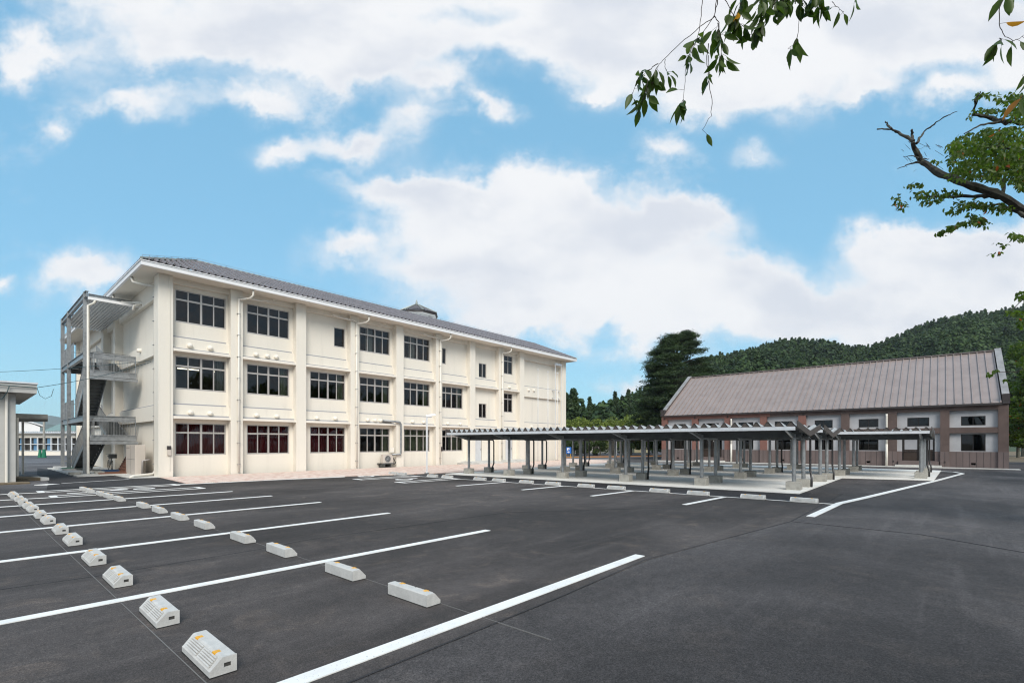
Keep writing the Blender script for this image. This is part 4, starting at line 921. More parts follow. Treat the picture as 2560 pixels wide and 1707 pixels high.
for q, (a, b, c, d) in enumerate(hdoors):
    o = MB().box(HX + .3, a, c, HX + .36, b, d).build('door', 'door_brown', hall)
    f = MB()
    for y in (a, (a + b) / 2 - .04, b - .08): f.box(HX + .27, y, c, HX + .299, y + .08, d)
    f.box(HX + .27, a + .08, d - .07, HX + .298, b - .08, d); f.build('door_frame', 'dark_sash', o)
    for y in (a + .1, (a + b) / 2 + .05): MB().box(HX + .285, y, c + .75, HX + .297, y + .68, d - .09).build('door_glass', 'joint_grey' if q == 0 else 'glass_dark', o)
    if q == 1: MB().box(HX + .265, (a + b) / 2 - .33, 1.75, HX + .284, (a + b) / 2 - .12, 2.0).build('notice', 'white_paint', o)
    MB().box(HX - .45, a - .35, -.1, HX + .1, b + .35, .14).build('step', 'concrete', hall); MB().box(HX - .15, a - .2, .142, HX + .299, b + .2, .40).build('step', 'brown_dado', hall)
# roof: two slopes, battens, gable copings
for sgn, x0 in ((1, HX - .16), (-1, HX + HD + .16)):
    xr = HX + HD / 2
    MB().add([(x0, -2.72, ZT), (x0, 19.25, ZT), (xr, 19.25, RZ), (xr, -2.72, RZ), (x0, -2.72, ZT - .1), (x0, 19.25, ZT - .1), (xr, 19.25, RZ - .1), (xr, -2.72, RZ - .1)], [(0, 3, 2, 1) if sgn > 0 else (0, 1, 2, 3), (4, 5, 6, 7), (0, 1, 5, 4), (2, 3, 7, 6), (0, 4, 7, 3), (1, 2, 6, 5)]).build('roof', 'brown_roof', hall)
    rb = MB(); nb = 52; st_ = MB()
    for k in range(nb + 1):
        y = -2.7 + 21.93 * k / nb; sl = (RZ - ZT) / (xr - x0)
        rb.add([(x0 - .01 * sgn, y - .028, ZT), (x0 - .01 * sgn, y + .028, ZT), (xr, y + .028, RZ), (xr, y - .028, RZ), (x0 - .01 * sgn, y - .028, ZT + .08), (x0 - .01 * sgn, y + .028, ZT + .08), (xr, y + .028, RZ + .08), (xr, y - .028, RZ + .08)], [(0, 3, 2, 1), (4, 5, 6, 7), (0, 1, 5, 4), (1, 2, 6, 5), (2, 3, 7, 6), (3, 0, 4, 7)])
        if sgn > 0:
            for j in range(10):
                x = x0 + (xr - x0) * (.05 + j * .1); z = ZT + (RZ - ZT) * (.05 + j * .1) + .066; st_.box(x - .02, y - .03, z - .02, x + .02, y + .03, z + .012)
    rb.build('roof_batten', 'brown_roof', hall)
    if sgn > 0: tag(st_.build('batten_clip', 'brown_rib', hall), kind='stuff')
# shallow cross seams between roof sheets
sm = MB(); xr = HX + HD / 2; x0 = HX - .16
MB().box(x0 - .06, -2.75, ZT - .12, x0 - .003, 19.3, ZT + .01).build('gutter', 'brown_dark', hall)
MB().box(xr - .12, -2.75, RZ + .03, xr + .12, 19.3, RZ + .1).build('ridge_cap', 'brown_rib', hall)
for (ya, yb) in ((-3.08, -2.8), (19.33, 19.62)):
    xe, hh = HX - .05, .16
    prof = [(xe, ZT - .03), (xe, ZT + .5), (xe + .32, ZT + .5), (xr, RZ + hh), (2 * xr - xe - .32, ZT + .5), (2 * xr - xe, ZT + .5), (2 * xr - xe, -.1), (xe + .6, -.1), (xe + .6, ZT - .03)]
    vs = [(x, ya, z) for x, z in prof] + [(x, yb, z) for x, z in prof]; n = len(prof)
    MB().add(vs, [tuple(range(n)), tuple(range(n, 2 * n))[::-1]] + [(i, n + i, n + (i + 1) % n, (i + 1) % n) for i in range(n)]).build('gable_wall', 'brown_frame', hall)
    c = MB(); sl = (RZ + hh - ZT - .5) / (xr - xe - .32)
    for s_ in (1, -1):
        X0 = xe + .30 if s_ > 0 else 2 * xr - xe - .30
        c.add([(X0, ya - .03, ZT + .47), (xr, ya - .03, RZ + hh - .02), (xr, ya - .03, RZ + hh + .05), (X0, ya - .03, ZT + .54), (X0, yb + .03, ZT + .47), (xr, yb + .03, RZ + hh - .02), (xr, yb + .03, RZ + hh + .05), (X0, yb + .03, ZT + .54)], [(0, 1, 2, 3), (7, 6, 5, 4), (0, 4, 5, 1), (1, 5, 6, 2), (2, 6, 7, 3), (3, 7, 4, 0)])
    c.build('coping', 'coping_metal', hall)
    MB().box(xe - .06, ya - .03, ZT - .06, xe + .30, yb + .03, ZT + .56).build('coping_foot', 'brown_dark', hall)
MB().box(HX + HD - .3, -3.0, -.1, HX + HD - .05, 19.5, ZT - .04).build('wall', 'grey_plaster', hall)
for y in (2.98, 13.4):
    mb = MB(); mb.tube([(HX - .09, y, .05), (HX - .09, y, 3.5), (HX - .09, y, 3.66)], .065, 10); mb.tube([(HX - .09, y, .05), (HX - .09, y, 1.55)], .075, 10)
    mb.build('downpipe', 'pipe_white', hall, smooth=True)
for y in (8.1, 13.7, 16.5, 19.3): MB().box(HX - .06, y - .04, 3.80, HX - .005, y + .06, 3.92).build('bracket', 'brown_dark', hall)
for y in (-.08, 2.6): MB().box(HX - .05, y - .03, .3, HX - .022, y + .03, .42).build('tap', 'brown_dark', hall)

# ================================================================== left edge: annex, passage canopy, far classroom block
ann = empty('annex_building', (0, 30, 0), 'small grey rendered annex with flat overhanging roof at the left edge', 'building')
MB().box(-4, 28.4, -.1, 1.52, 33, 3.75).build('wall', 'grey_building', ann); MB().box(1.05, 28.05, -.1, 1.54, 28.398, 3.6).build('corner_pier', 'grey_building', ann)
MB().box(-5, 27.55, 3.62, 2.12, 36, 3.98).build('roof_slab', 'grey_building', ann); MB().box(-5, 27.5, 3.985, 2.15, 36.05, 4.05).build('roof_edge', 'galv_light', ann)
MB().tube([(1.28, 27.98, .05), (1.28, 27.98, 3.6)], .045, 8).build('downpipe', 'pipe_white', ann)
MB().box(-4, 27.2, -.1, 1.9, 28.04, .05).build('plinth', 'soil', ann)
mb = MB(); mb.tube([(-1, 27.5, 3.86), (1.3, 27.47, 3.86), (2.1, 27.5, 3.85)], .02, 5); mb.tube([(1.33, 27.46, 3.85), (1.27, 27.45, 3.6), (1.15, 27.6, 3.35), (.6, 28, 3.25)], .018, 5); mb.build('cable', 'cable', ann)
cn = empty('passage_canopy', (2, 31, 0), 'weathered flat canopy on thin posts beside the grey annex', 'canopy')
def px2(px, py, d): return at(px, py, d)
q_ = [at(20, HZ, 22.2), at(119.6, HZ, 23.2), at(119, HZ, 26), at(20, HZ, 26)]
MB().poly([(a[0], a[1]) for a in q_], 2.75, 2.97).build('roof_slab', 'block_concrete', cn)
for q_ in (at(43, HZ, 21.9), at(57, HZ, 25.5)): MB().tube([(q_[0], q_[1], 0), (q_[0], q_[1], 2.75)], .05, 8).build('post', 'pipe_white', cn)
tag(MB().poly([(1.5, 29.4), (2.35, 29.1), (2.1, 30.6), (1.7, 31.2)], -.1, .13).build('raised_bed', 'soil'), 'low earth bed with concrete edge at the foot of the annex', 'planting bed')
tag(MB().poly([(2.36, 29.0), (2.62, 29.1), (2.4, 30.6), (2.11, 30.6)], -.1, .12).build('concrete_block', 'concrete'), 'pale concrete edging slab next to the earth bed by the annex', 'edging')
blk = empty('classroom_block', (6, 66, 0), 'low white classroom block with long window bands behind the passage canopy', 'building')
A = at(20, 1108, 66); B = at(235, 1108, 66)
dx_, dy_ = B[0] - A[0], B[1] - A[1]; Lb = math.hypot(dx_, dy_); ax_ = Vector((dx_ / Lb, dy_ / Lb, 0)); nb_ = Vector((-ax_.y, ax_.x, 0))
def slab(mb, u0, u1, d0, d1, z0, z1):
    c = [Vector(A) + ax_ * u + nb_ * d for u, d in ((u0, d0), (u1, d0), (u1, d1), (u0, d1))]; mb.poly([(p.x, p.y) for p in c], z0, z1)
mb = MB(); slab(mb, 0, Lb, 0, 5, -.1, .62); slab(mb, 0, Lb, 0, 5, 2.35, 2.95); mb.build('wall', 'cream_edge', blk)
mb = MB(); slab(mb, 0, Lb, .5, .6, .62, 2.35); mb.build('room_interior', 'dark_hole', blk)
mb = MB()
for k in range(13): u = .3 + k * Lb / 12.6; slab(mb, u - .07, u + .07, -.03, .1, .62, 2.35)
slab(mb, 0, Lb, -.04, .08, 1.45, 1.55); slab(mb, 0, Lb, -.05, .12, .56, .66); mb.build('window_frame', 'galv_light', blk)
for k in (1, 3, 5, 7): mb = MB(); slab(mb, .5 + k * Lb / 12.6, .95 + k * Lb / 12.6, .2, .25, .62, 2.35); mb.build('curtain', 'blue_curtain', blk)
V = []
mb = MB()
for k in range(40): u = k * Lb / 40; slab(mb, u, u + Lb / 80, -.6, -.3, 3.0, 3.22)
slab(mb, -.2, Lb + .2, -.6, 6, 2.96, 3.05); mb.build('roof', 'galv_light', blk)
hs = empty('tall_gable_building', at(60, 1108, 80), 'white gable ended building with pale roof beyond the classroom block', 'building')
p = at(48, 1108, 80); q = at(100, 1108, 80)
mb = MB(); mb.add([(p[0], p[1], 0), (q[0], q[1], 0), (q[0], q[1], 4.3), (p[0], p[1], 5.6), (p[0], p[1] + 6, 0), (q[0], q[1] + 6, 0), (q[0], q[1] + 6, 4.3), (p[0], p[1] + 6, 5.6)], [(0, 1, 2, 3), (7, 6, 5, 4), (0, 4, 5, 1), (1, 5, 6, 2), (3, 7, 4, 0)]); mb.build('wall', 'white_paint', hs)
mb = MB(); mb.add([(p[0] - .5, p[1] - .4, 5.7), (q[0] + .5, q[1] - .4, 4.3), (q[0] + .5, q[1] + 6, 4.3), (p[0] - .5, p[1] + 6, 5.7), (p[0] - .5, p[1] - .4, 5.95), (q[0] + .5, q[1] - .4, 4.55), (q[0] + .5, q[1] + 6, 4.55), (p[0] - .5, p[1] + 6, 5.95)], [(0, 3, 2, 1), (4, 5, 6, 7), (0, 1, 5, 4), (1, 2, 6, 5), (2, 3, 7, 6), (3, 0, 4, 7)]); mb.build('roof', 'galv_light', hs)
th_ = empty('teal_roof_building', at(150, 1108, 95), 'low building with a long teal sheet roof beyond the classroom block', 'building')
p = Vector(at(108, 1108, 95)); q = Vector(at(240, 1108, 95)); n_ = Vector((FW[0], FW[1], 0)) * 5
mb = MB(); vs = [p, q, q + n_, p + n_]; mb.poly([(v.x, v.y) for v in vs], 0, 4); mb.build('wall', 'white_paint', th_)
mb = MB(); mb.add([(*p.xy, 3.9), (*q.xy, 3.9), (*(q + n_).xy, 6.1), (*(p + n_).xy, 6.1), (*p.xy, 4.05), (*q.xy, 4.05), (*(q + n_).xy, 6.25), (*(p + n_).xy, 6.25)], [(0, 3, 2, 1), (4, 5, 6, 7), (0, 1, 5, 4), (1, 2, 6, 5), (2, 3, 7, 6), (3, 0, 4, 7)]); mb.build('roof', 'teal_roof', th_)
up = empty('utility_pole', at(109, 1108, 55), 'grey concrete pole with green wrapped foot before the classroom block', 'utility pole')
p = at(110, 1108, 55); MB().tube([(p[0], p[1], 0), (p[0], p[1], 4.7)], .11, 10, r1=.1).build('pole', 'block_concrete', up); MB().tube([(p[0], p[1], 0), (p[0], p[1], .95)], .22, 10, r1=.13).build('foot_wrap', 'green_net', up)
p2 = at(100, 1108, 55); tag(MB().tube([(p2[0], p2[1], 0), (p2[0], p2[1], .9)], .2, 8, r1=.1).build('green_bundle', 'green_net'), 'green netting bundle standing left of the concrete pole foot', 'netting')
up = empty('power_pole', at(63, 1108, 120), 'thin distant power pole with crossarm above the white gable building', 'utility pole')
p = at(63, 1108, 120); MB().tube([(p[0], p[1], 0), (p[0], p[1], 7.4)], .14, 6).build('pole', 'block_concrete', up)
mb = MB(); a, b_ = at(52, 1063, 120), at(73, 1063, 120); mb.tube([a, b_], .08, 4); mb.build('crossarm', 'block_concrete', up)
# overhead cables from the annex side to the school
def sagline(a, b, s, r, name, label):
    a, b = Vector(a), Vector(b); pts = [a.lerp(b, k / 16) - Vector((0, 0, s * 4 * (k / 16) * (1 - k / 16))) for k in range(17)]
    tag(MB().tube(pts, r, 5).build(name, 'cable'), label, 'cable')
c0 = (SX0 - .02, 28.9, 5.55)
sagline(c0, (2.12, 27.55, 3.86), .12, .012, 'service_cable', 'teal service cable running from the school wall to the annex roof edge')
sagline((SX0 - .02, 28.9, 5.62), at(-60, 931, 27), .1, .012, 'overhead_cable', 'thin dark cable crossing the sky left of the stair')
mb = MB(); mb.tube([(2.12, 27.55, 3.85), (2.2, 27.55, 3.55), (2.36, 27.55, 3.42), (2.55, 27.6, 3.55), (2.62, 27.65, 3.85)], .01, 5); tag(mb.build('cable_loop', 'cable'), 'small loop of cable hanging at the annex roof edge', 'cable')

# ================================================================== vegetation
def foliage(name, m, parent, blobs, n, su, sv, flat=.0, shell=.55):
    # leaf quads filling uneven lumps: mostly in the outer part of each lump, pointing outwards at random
    P = []; w = np.array([b[3] ** 2 for b in blobs]); cnt = np.maximum(20, (n * w / w.sum()).astype(int))
    for (x, y, z, r, sz), k in zip(blobs, cnt):
        d = RNG.normal(size=(k, 3)); d /= np.linalg.norm(d, axis=1)[:, None]; rr = r * (shell + (1.05 - shell) * RNG.random((k, 1)) ** .6)
        d[:, 2] = np.where(d[:, 2] < 0, d[:, 2] * .75, d[:, 2]); P.append(np.array([x, y, z]) + d * rr * np.array([1, 1, sz]))
    V, F = quads(np.concatenate(P), su, sv, flat); return fastmesh(name, V, F, m, parent)
def tree_round(px, top, d, hw, label, m='leaf_round', group=None, n=2600, base=0., leaf=.17, cat='tree', name='broadleaf_tree'):
    x, y, _ = at(px, HZ, d); zt = EYE + (HZ - top) / FL * d; r = hw / FL * d
    t = empty(name, (x, y, 0), label, cat, group)
    h = zt - base; tk = MB(); tk.tube([(x, y, -.1), (x + .1, y, h * .3), (x, y + .1, h * .6)], max(.1, r * .09), 8, r1=.05)
    bl = []
    for k in range(13):
        a = random.uniform(0, 2 * math.pi); q = random.uniform(.25, .72) * r; zz = zt - h * random.uniform(.22, .78) + 0 * q; rr = r * random.uniform(.34, .52)
        bl.append((x + math.cos(a) * q, y + math.sin(a) * q, min(zz, zt - rr * .75), rr, random.uniform(.6, .85)))
        tk.tube([(x, y, h * .3), (x + math.cos(a) * q * .9, y + math.sin(a) * q * .9, min(zz, zt - rr))], .05 * r / 2, 5, r1=.02)
    bl.append((x, y, zt - r * .5, r * .5, .95)); tk.build('trunk', 'bark', t)
    foliage('crown', m, t, bl, n, leaf, leaf * .7); return t
def tree_conifer(px, top, d, hw, label, m='leaf_conifer', group=None, n=2200, leaf=.2, lean=0, power=.8, name='conifer_tree'):
    x, y, _ = at(px, HZ, d); zt = EYE + (HZ - top) / FL * d; r = hw / FL * d; t = empty(name, (x, y, 0), label, 'tree', group)
    MB().tube([(x, y, -.1), (x, y, zt * .6), (x, y, zt)], [zt * .02, zt * .012, .02], 7).build('trunk', 'bark', t)
    k = max(30, int(n / 26)); P = []; zs = RNG.random(k) ** .9
    for i in range(k):
        s = zs[i]; a = RNG.random() * 2 * math.pi; rad = r * min(1, (1 - s) * 1.25 + .04) ** power * RNG.uniform(.65, 1.08); z0 = zt * (.1 + .9 * s)
        c = np.array([x + math.cos(a) * rad, y + math.sin(a) * rad, z0]); m_ = 26; f = RNG.random((m_, 1)) ** .8
        p = np.array([x, y, z0 + rad * .18]) * (1 - f) + c * f + RNG.normal(size=(m_, 3)) * r * .085; P.append(p)
    V, F = quads(np.concatenate(P), leaf, leaf * .55, .2); fastmesh('crown', V, F, m, t); return t

# big cedar: tiers of flat sprays on long drooping boughs, two leaders, sky gaps
def cedar(px, top, d, label):
    x, y, _ = at(px, HZ, d); zt = EYE + (HZ - top) / FL * d; s1 = d / FL; t = empty('cedar_tree', (x, y, 0), label, 'tree')
    rt = Vector((RT[0], RT[1], 0)); fw = Vector((FW[0], FW[1], 0)); tk = MB(); P = []; Q = []
    base = Vector((x, y, 0)); lead = [[base + Vector((0, 0, -.1)), base + Vector((0, 0, zt * .45)), base + rt * .3 + Vector((0, 0, zt * .75)), base + rt * 1.3 + Vector((0, 0, zt * .995))],
        [base + Vector((0, 0, zt * .4)), base - rt * .9 + Vector((0, 0, zt * .72)), base - rt * 2.2 + Vector((0, 0, zt * .955))], [base + rt * .3 + Vector((0, 0, zt * .7)), base - rt * .1 + Vector((0, 0, zt * .96))]]
    tk.tube(lead[0], [.5, .33, .2, .05], 8); tk.tube(lead[1], [.28, .17, .04], 7); tk.tube(lead[2], [.16, .04], 6)
    # outline half widths (left, right) in photo pixels against height fraction
    prof = [(.1, 70, 100), (.25, 96, 112), (.34, 112, 112), (.39, 98, 112), (.47, 114, 112), (.54, 98, 108), (.6, 104, 102), (.66, 78, 94), (.75, 86, 78), (.79, 60, 72), (.83, 66, 60), (.88, 40, 60), (.92, 34, 38), (.96, 14, 40), (1.0, 4, 14)]
    def half(f, side):
        for (a, l0, r0), (b, l1, r1) in zip(prof, prof[1:]):
            if a <= f <= b: q = (f - a) / (b - a); return ((l0 + (l1 - l0) * q) if side < 0 else (r0 + (r1 - r0) * q)) * s1
        return 90 * s1
    for k in range(390):
        f = .1 + .89 * random.random() ** 1.1; a = random.uniform(0, 2 * math.pi); ca = math.cos(a); lim = half(f, ca) * random.uniform(.72, 1.04)
        dr = (rt * ca + fw * math.sin(a)); z0 = zt * f
        ax0 = base + (rt * (.55 * max(0, f - .5) * (1 if ca > 0 else -1.3)))
        tip = ax0 + dr * max(.6, lim - (0 if ca > 0 else 0)) + Vector((0, 0, z0 + random.uniform(-.1, .25)))
        st0 = ax0 + Vector((0, 0, z0 - .1 * lim - .2)); mid = st0.lerp(tip, .55) + Vector((0, 0, lim * .1))
        tk.tube([st0, mid, tip], [.09, .05, .015], 4, caps=False)
        nspr = int((5 + lim * 2.1) * (1 if f < .55 else .75))
        side = Vector((-dr.y, dr.x, 0))
        for j in range(nspr):
            q = random.uniform(.22 if f < .55 else .5, 1.02) ** .75; c = (st0.lerp(mid, q / .55) if q < .55 else mid.lerp(tip, (q - .55) / .45)) + side * random.gauss(0, .12 + .26 * (1 - abs(q - .6)) ) * lim * .42
            m_ = 34; sc = .34 * (1.15 - .35 * q)
            P.append(np.array(c)[None] + RNG.normal(size=(m_, 3)) * np.array([sc, sc, .13]))
    for (qx, qy, rr) in ((1673, 840, 11), (1668, 846, 12), (1712, 842, 9), (1722, 836, 13), (1734, 834, 14), (1700, 846, 8)):
        for _ in range(4):
            c = np.array(at(qx + random.gauss(0, rr * .5), qy + random.gauss(0, 3), d)); P.append(c[None] + RNG.normal(size=(34, 3)) * np.array([.3, .3, .12]))
    P = np.concatenate(P); V, F = quads(P, .17, .028, .35); V2, F2 = quads(P[::2], .10, .06, .5)
    fastmesh('crown', np.concatenate([V, V2]), np.concatenate([F, F2 + len(V)]), 'leaf_cedar', t); tk.build('trunk', 'bark_dark', t)
cedar(1692, 830, 62, 'tall dark layered cedar rising behind the far end of the brown hall')

tree_conifer(1434, 976, 75, 26, 'dense dark green cypress rising right beside the cream school corner', n=9000, leaf=.22, power=.55)
tree_conifer(1416, 985, 77, 18, 'narrow dark cypress half hidden by the school corner', n=5000, leaf=.22, power=.55)
for i, (px, top, d, hw) in enumerate([(1474, 994, 120, 17), (1457, 998, 125, 13), (1493, 1014, 120, 12), (1503, 1016, 128, 9), (1521, 1008, 122, 15), (1538, 980, 125, 17), (1571, 975, 128, 20), (1556, 990, 122, 13), (1588, 984, 124, 15), (1600, 978, 130, 16), (1545, 1016, 112, 13), (1566, 1020, 108, 12), (1582, 1024, 106, 11), (1612, 970, 132, 16)]):
    place = ['tall dark conifer with a loose top behind the round garden trees', 'smaller conifer pressed against the left side of the tall dark one', 'mid green pointed conifer in the dip of the wood', 'thin conifer tip in the middle of the wooded slope', 'broad conifer left of the bare topped one', 'ragged topped conifer standing clear above the wood', 'highest round shouldered conifer in the wood left of the cedar', 'conifer squeezed between the two highest of the wood', 'dark conifer close to the left edge of the big cedar', 'conifer whose top meets the boughs of the big cedar', 'low pointed conifer in front of the ragged one', 'low conifer below the highest of the wood', 'lowest conifer in front, just left of the lime green tree', 'conifer mostly hidden behind the big cedar'][i]
    tree_conifer(px, top, d, hw, place, group='conifers of the wooded slope', n=7000, leaf=.21, power=.85)
tree_round(1603, 1022, 85, 33, 'bright lime green broad tree in front of the big cedar', 'leaf_lime', n=5200, leaf=.15)
tree_round(1640, 1048, 78, 34, 'mid green bushy tree at the foot of the big cedar', 'leaf_hedge', n=4200, leaf=.15)
tree_round(1572, 1036, 90, 26, 'olive green tree left of the lime green one', 'leaf_round', n=3600, leaf=.16)
for i, (px, top, hw) in enumerate([(1420, 1048, 30), (1450, 1040, 40), (1492, 1045, 34), (1530, 1041, 42), (1577, 1049, 36), (1622, 1056, 34)]):
    tree_round(px, top, 68, hw, ['round yellow green garden tree at the school corner', 'broad round garden tree, second right of the school corner', 'round garden tree, third right of the school corner', 'wide round garden tree in the middle of the row', 'round garden tree, fifth of the row behind the sheds', 'last round garden tree of the row, nearest the brown hall'][i], 'leaf_round', 'round garden trees behind the sheds', 4200, leaf=.12)
# dark stems and undergrowth beneath them, with houses behind
for i, (px, hw) in enumerate([(1432, 22), (1470, 26), (1500, 20), (1560, 24), (1642, 20)]):
    tree_round(px, 1096 + (i % 2) * 4, 64, hw, ['clipped bush behind the blue parking sign', 'dark bush left of the second garden tree stem', 'dark bush in the gap between two garden tree stems', 'dark bush left of the black fence', 'leafy bush against the end of the brown hall'][i], 'leaf_hedge', 'bushes under the garden trees', 1800, leaf=.09, cat='bush', name='bush')
for i, (px, lean) in enumerate([(1446, .5), (1488, -.3), (1532, .3)]):
    b0 = at(px, 1108, 66); tp = (b0[0] + lean, b0[1] - lean, 3.6)
    tag(MB().tube([(b0[0], b0[1], -.1), (b0[0] + lean * .2, b0[1], 1.5), tp], [.38, .26, .16], 8).build('tree_trunk', 'bark_dark'), ['leaning dark cherry trunk behind the blue parking sign', 'stout dark trunk seen between the shed posts', 'dark trunk left of the small yellow house'][i], 'tree trunk', 'dark trunks seen under the shed roofs')
def house(px0, px1, d, h, rh, wallm, roofm, label, name='house'):
    p, q = Vector(at(px0, HZ, d)), Vector(at(px1, HZ, d)); n_ = Vector((FW[0], FW[1], 0)) * 6; c = (p + q) / 2; t = empty(name, (c.x, c.y, 0), label, 'house')
    mb = MB(); mb.poly([(v.x, v.y) for v in (p, q, q + n_, p + n_)], -.1, h); mb.build('wall', wallm, t)
    e = (q - p).normalized() * .5; p2, q2 = p - e - n_ * .08, q + e - n_ * .08; p3, q3 = p - e + n_ * .5, q + e + n_ * .5; p4, q4 = p - e + n_ * 1.08, q + e + n_ * 1.08
    mb = MB(); mb.add([(*p2.xy, h - .1), (*q2.xy, h - .1), (*q3.xy, h + rh), (*p3.xy, h + rh), (*q4.xy, h - .1), (*p4.xy, h - .1), (*p2.xy, h + .12), (*q2.xy, h + .12), (*q3.xy, h + rh + .2), (*p3.xy, h + rh + .2), (*q4.xy, h + .12), (*p4.xy, h + .12)],
        [(0, 3, 2, 1), (3, 5, 4, 2), (6, 7, 8, 9), (9, 8, 10, 11), (0, 1, 7, 6), (4, 5, 11, 10), (0, 6, 9, 3), (1, 2, 8, 7), (3, 9, 11, 5), (2, 4, 10, 8)]); mb.build('roof', roofm, t)
    w = (q - p); f = -n_.normalized() * .04
    for k in (.2, .6):
        a = p + w * k + f; b = p + w * (k + .22) + f; MB().add([(*a.xy, .5), (*b.xy, .5), (*b.xy, h * .8), (*a.xy, h * .8)], [(0, 1, 2, 3)]).build('window', 'glass_dark', t)
    return t
house(1412, 1452, 80, 2.5, 1.3, 'grey_plaster', 'old_roof', 'old house with grey roof behind the parking sign')
house(1476, 1520, 82, 2.4, 1.4, 'pale_curtain', 'old_roof', 'old house with wide eaves seen between shed posts')
house(1586, 1622, 84, 2.1, 1.2, 'yellow_wall', 'red_roof', 'small yellow house with faded red roof behind the black fence')
tg = empty('gate_fence', at(1600, HZ, 72), 'black upright bar fence in front of the small yellow house', 'fence')
a, b_ = Vector(at(1578, HZ, 72)), Vector(at(1640, HZ, 72)); mb = MB()
for z in (.15, 1.6): mb.tube([(*a.xy, z), (*b_.xy, z)], .03, 4)
for k in range(28): p = a.lerp(b_, k / 27); mb.tube([(*p.xy, 0), (*p.xy, 1.65)], .018, 4)
mb.build('bars', 'brown_dark', tg)
for p in (a, b_): MB().box(p.x - .09, p.y - .09, 0, p.x + .09, p.y + .09, 1.75).build('post', 'brown_dark', tg)
tag(MB().tube([at(1540, 1068, 60), at(1548, 1066, 60)], .1, 6).build('floodlight', 'white_paint'), 'small white lamp above the shed roof before the garden trees', 'floodlight')
p = at(1541, HZ, 60); tag(MB().tube([(p[0], p[1], 0), (p[0], p[1], 3.6)], .06, 6).build('lamp_post', 'white_paint'), 'white post carrying the small lamp above the shed roof', 'lamp post')
# parking sign
ps = empty('parking_sign', (44.6, 30.6, 0), 'blue parking sign with white P and right arrow on orange legs', 'sign')
c = Vector(at(1424, HZ, 52)); rt_ = Vector((RT[0], RT[1], 0)); fw_ = Vector((FW[0], FW[1], 0)); ps.location = (c.x, c.y, 0); WM[ps.as_pointer()] = Matrix.Translation(Vector((c.x, c.y, 0)))
def plate(mb, x0, x1, z0, z1, d0=0, d1=.03):
    q = [c + rt_ * x0 + fw_ * d0, c + rt_ * x1 + fw_ * d0, c + rt_ * x1 + fw_ * d1, c + rt_ * x0 + fw_ * d1]; mb.poly([(v.x, v.y) for v in q], z0, z1); return mb
plate(MB(), -.45, .18, .50, 1.2).build('panel', 'blue_sign', ps)
mb = MB(); plate(mb, -.27, -.19, .82, 1.12, -.02, -.004); plate(mb, -.19, -.04, 1.06, 1.12, -.02, -.004); plate(mb, -.19, -.04, .92, .98, -.02, -.004); plate(mb, -.07, -.01, .98, 1.06, -.021, -.004); mb.build('letter', 'white_paint', ps)
mb = MB(); plate(mb, -.27, -.1, .66, .71, -.02, -.004)
for k in range(6): plate(mb, -.12 + k * .02, -.10 + k * .02, .685 - .1 * (1 - k / 6), .685 + .1 * (1 - k / 6), -.02, -.004)
mb.build('arrow', 'white_paint', ps)
for x in (-.38, .1): plate(MB(), x, x + .04, 0, .499, .0, .03).build('leg', 'orange', ps)

# ---- wooded hills: one terrain sheet and one mass of trees
RID0 = [(900, 1090), (1250, 1060), (1400, 1030), (1500, 1010), (1560, 985), (1620, 965), (1700, 940), (1765, 912), (1800, 897), (1850, 880), (1900, 868), (1950, 858), (2010, 853), (2060, 858), (2100, 866), (2140, 872), (2180, 868), (2230, 850), (2290, 828), (2350, 808), (2430, 788), (2500, 780), (2560, 774), (2800, 750), (3100, 745), (3600, 800), (4300, 900)]
RID = [(a, b + (27 if a > 1600 else 15)) for a, b in RID0]
def ridge_px(p): return np.interp(p, [a for a, b in RID], [b for a, b in RID])
D1, D0 = 330., 95.
def hill_h(p, d):
    top = EYE + (HZ - ridge_px(p)) / FL * D1; s = np.clip((d - D0) / (D1 - D0), 0, 1); s = s ** 1.25 * (1.25 - .25 * s)
    back = np.clip((d - D1) / 300, 0, 1); q = np.clip((p - 1350) / 300, 0, 1)
    und = 3.0 * np.sin(p * .011 + d * .03) * s * (1 - s) * 3 + 2.5 * np.sin(p * .026 - d * .05) * s * (1 - s) * 3
    return np.maximum(0, top * s * (1 - back * .5) + und) * q
pp = np.linspace(1350, 4300, 150); dd = np.concatenate([np.linspace(D0, D1, 40), np.linspace(D1 + 15, 640, 12)])
PPg, DDg = np.meshgrid(pp, dd); X = (PPg - 1280) / FL * DDg; Vh = np.stack([FW[0] * DDg + RT[0] * X, FW[1] * DDg + RT[1] * X, hill_h(PPg, DDg) - .5], -1).reshape(-1, 3)
nr, nc_ = PPg.shape; I = np.arange(nr * nc_).reshape(nr, nc_); Fh = np.stack([I[:-1, :-1], I[:-1, 1:], I[1:, 1:], I[1:, :-1]], -1).reshape(-1, 4)
tag(fastmesh('hills', Vh, Fh, 'far_rock', smooth=True), kind='structure')
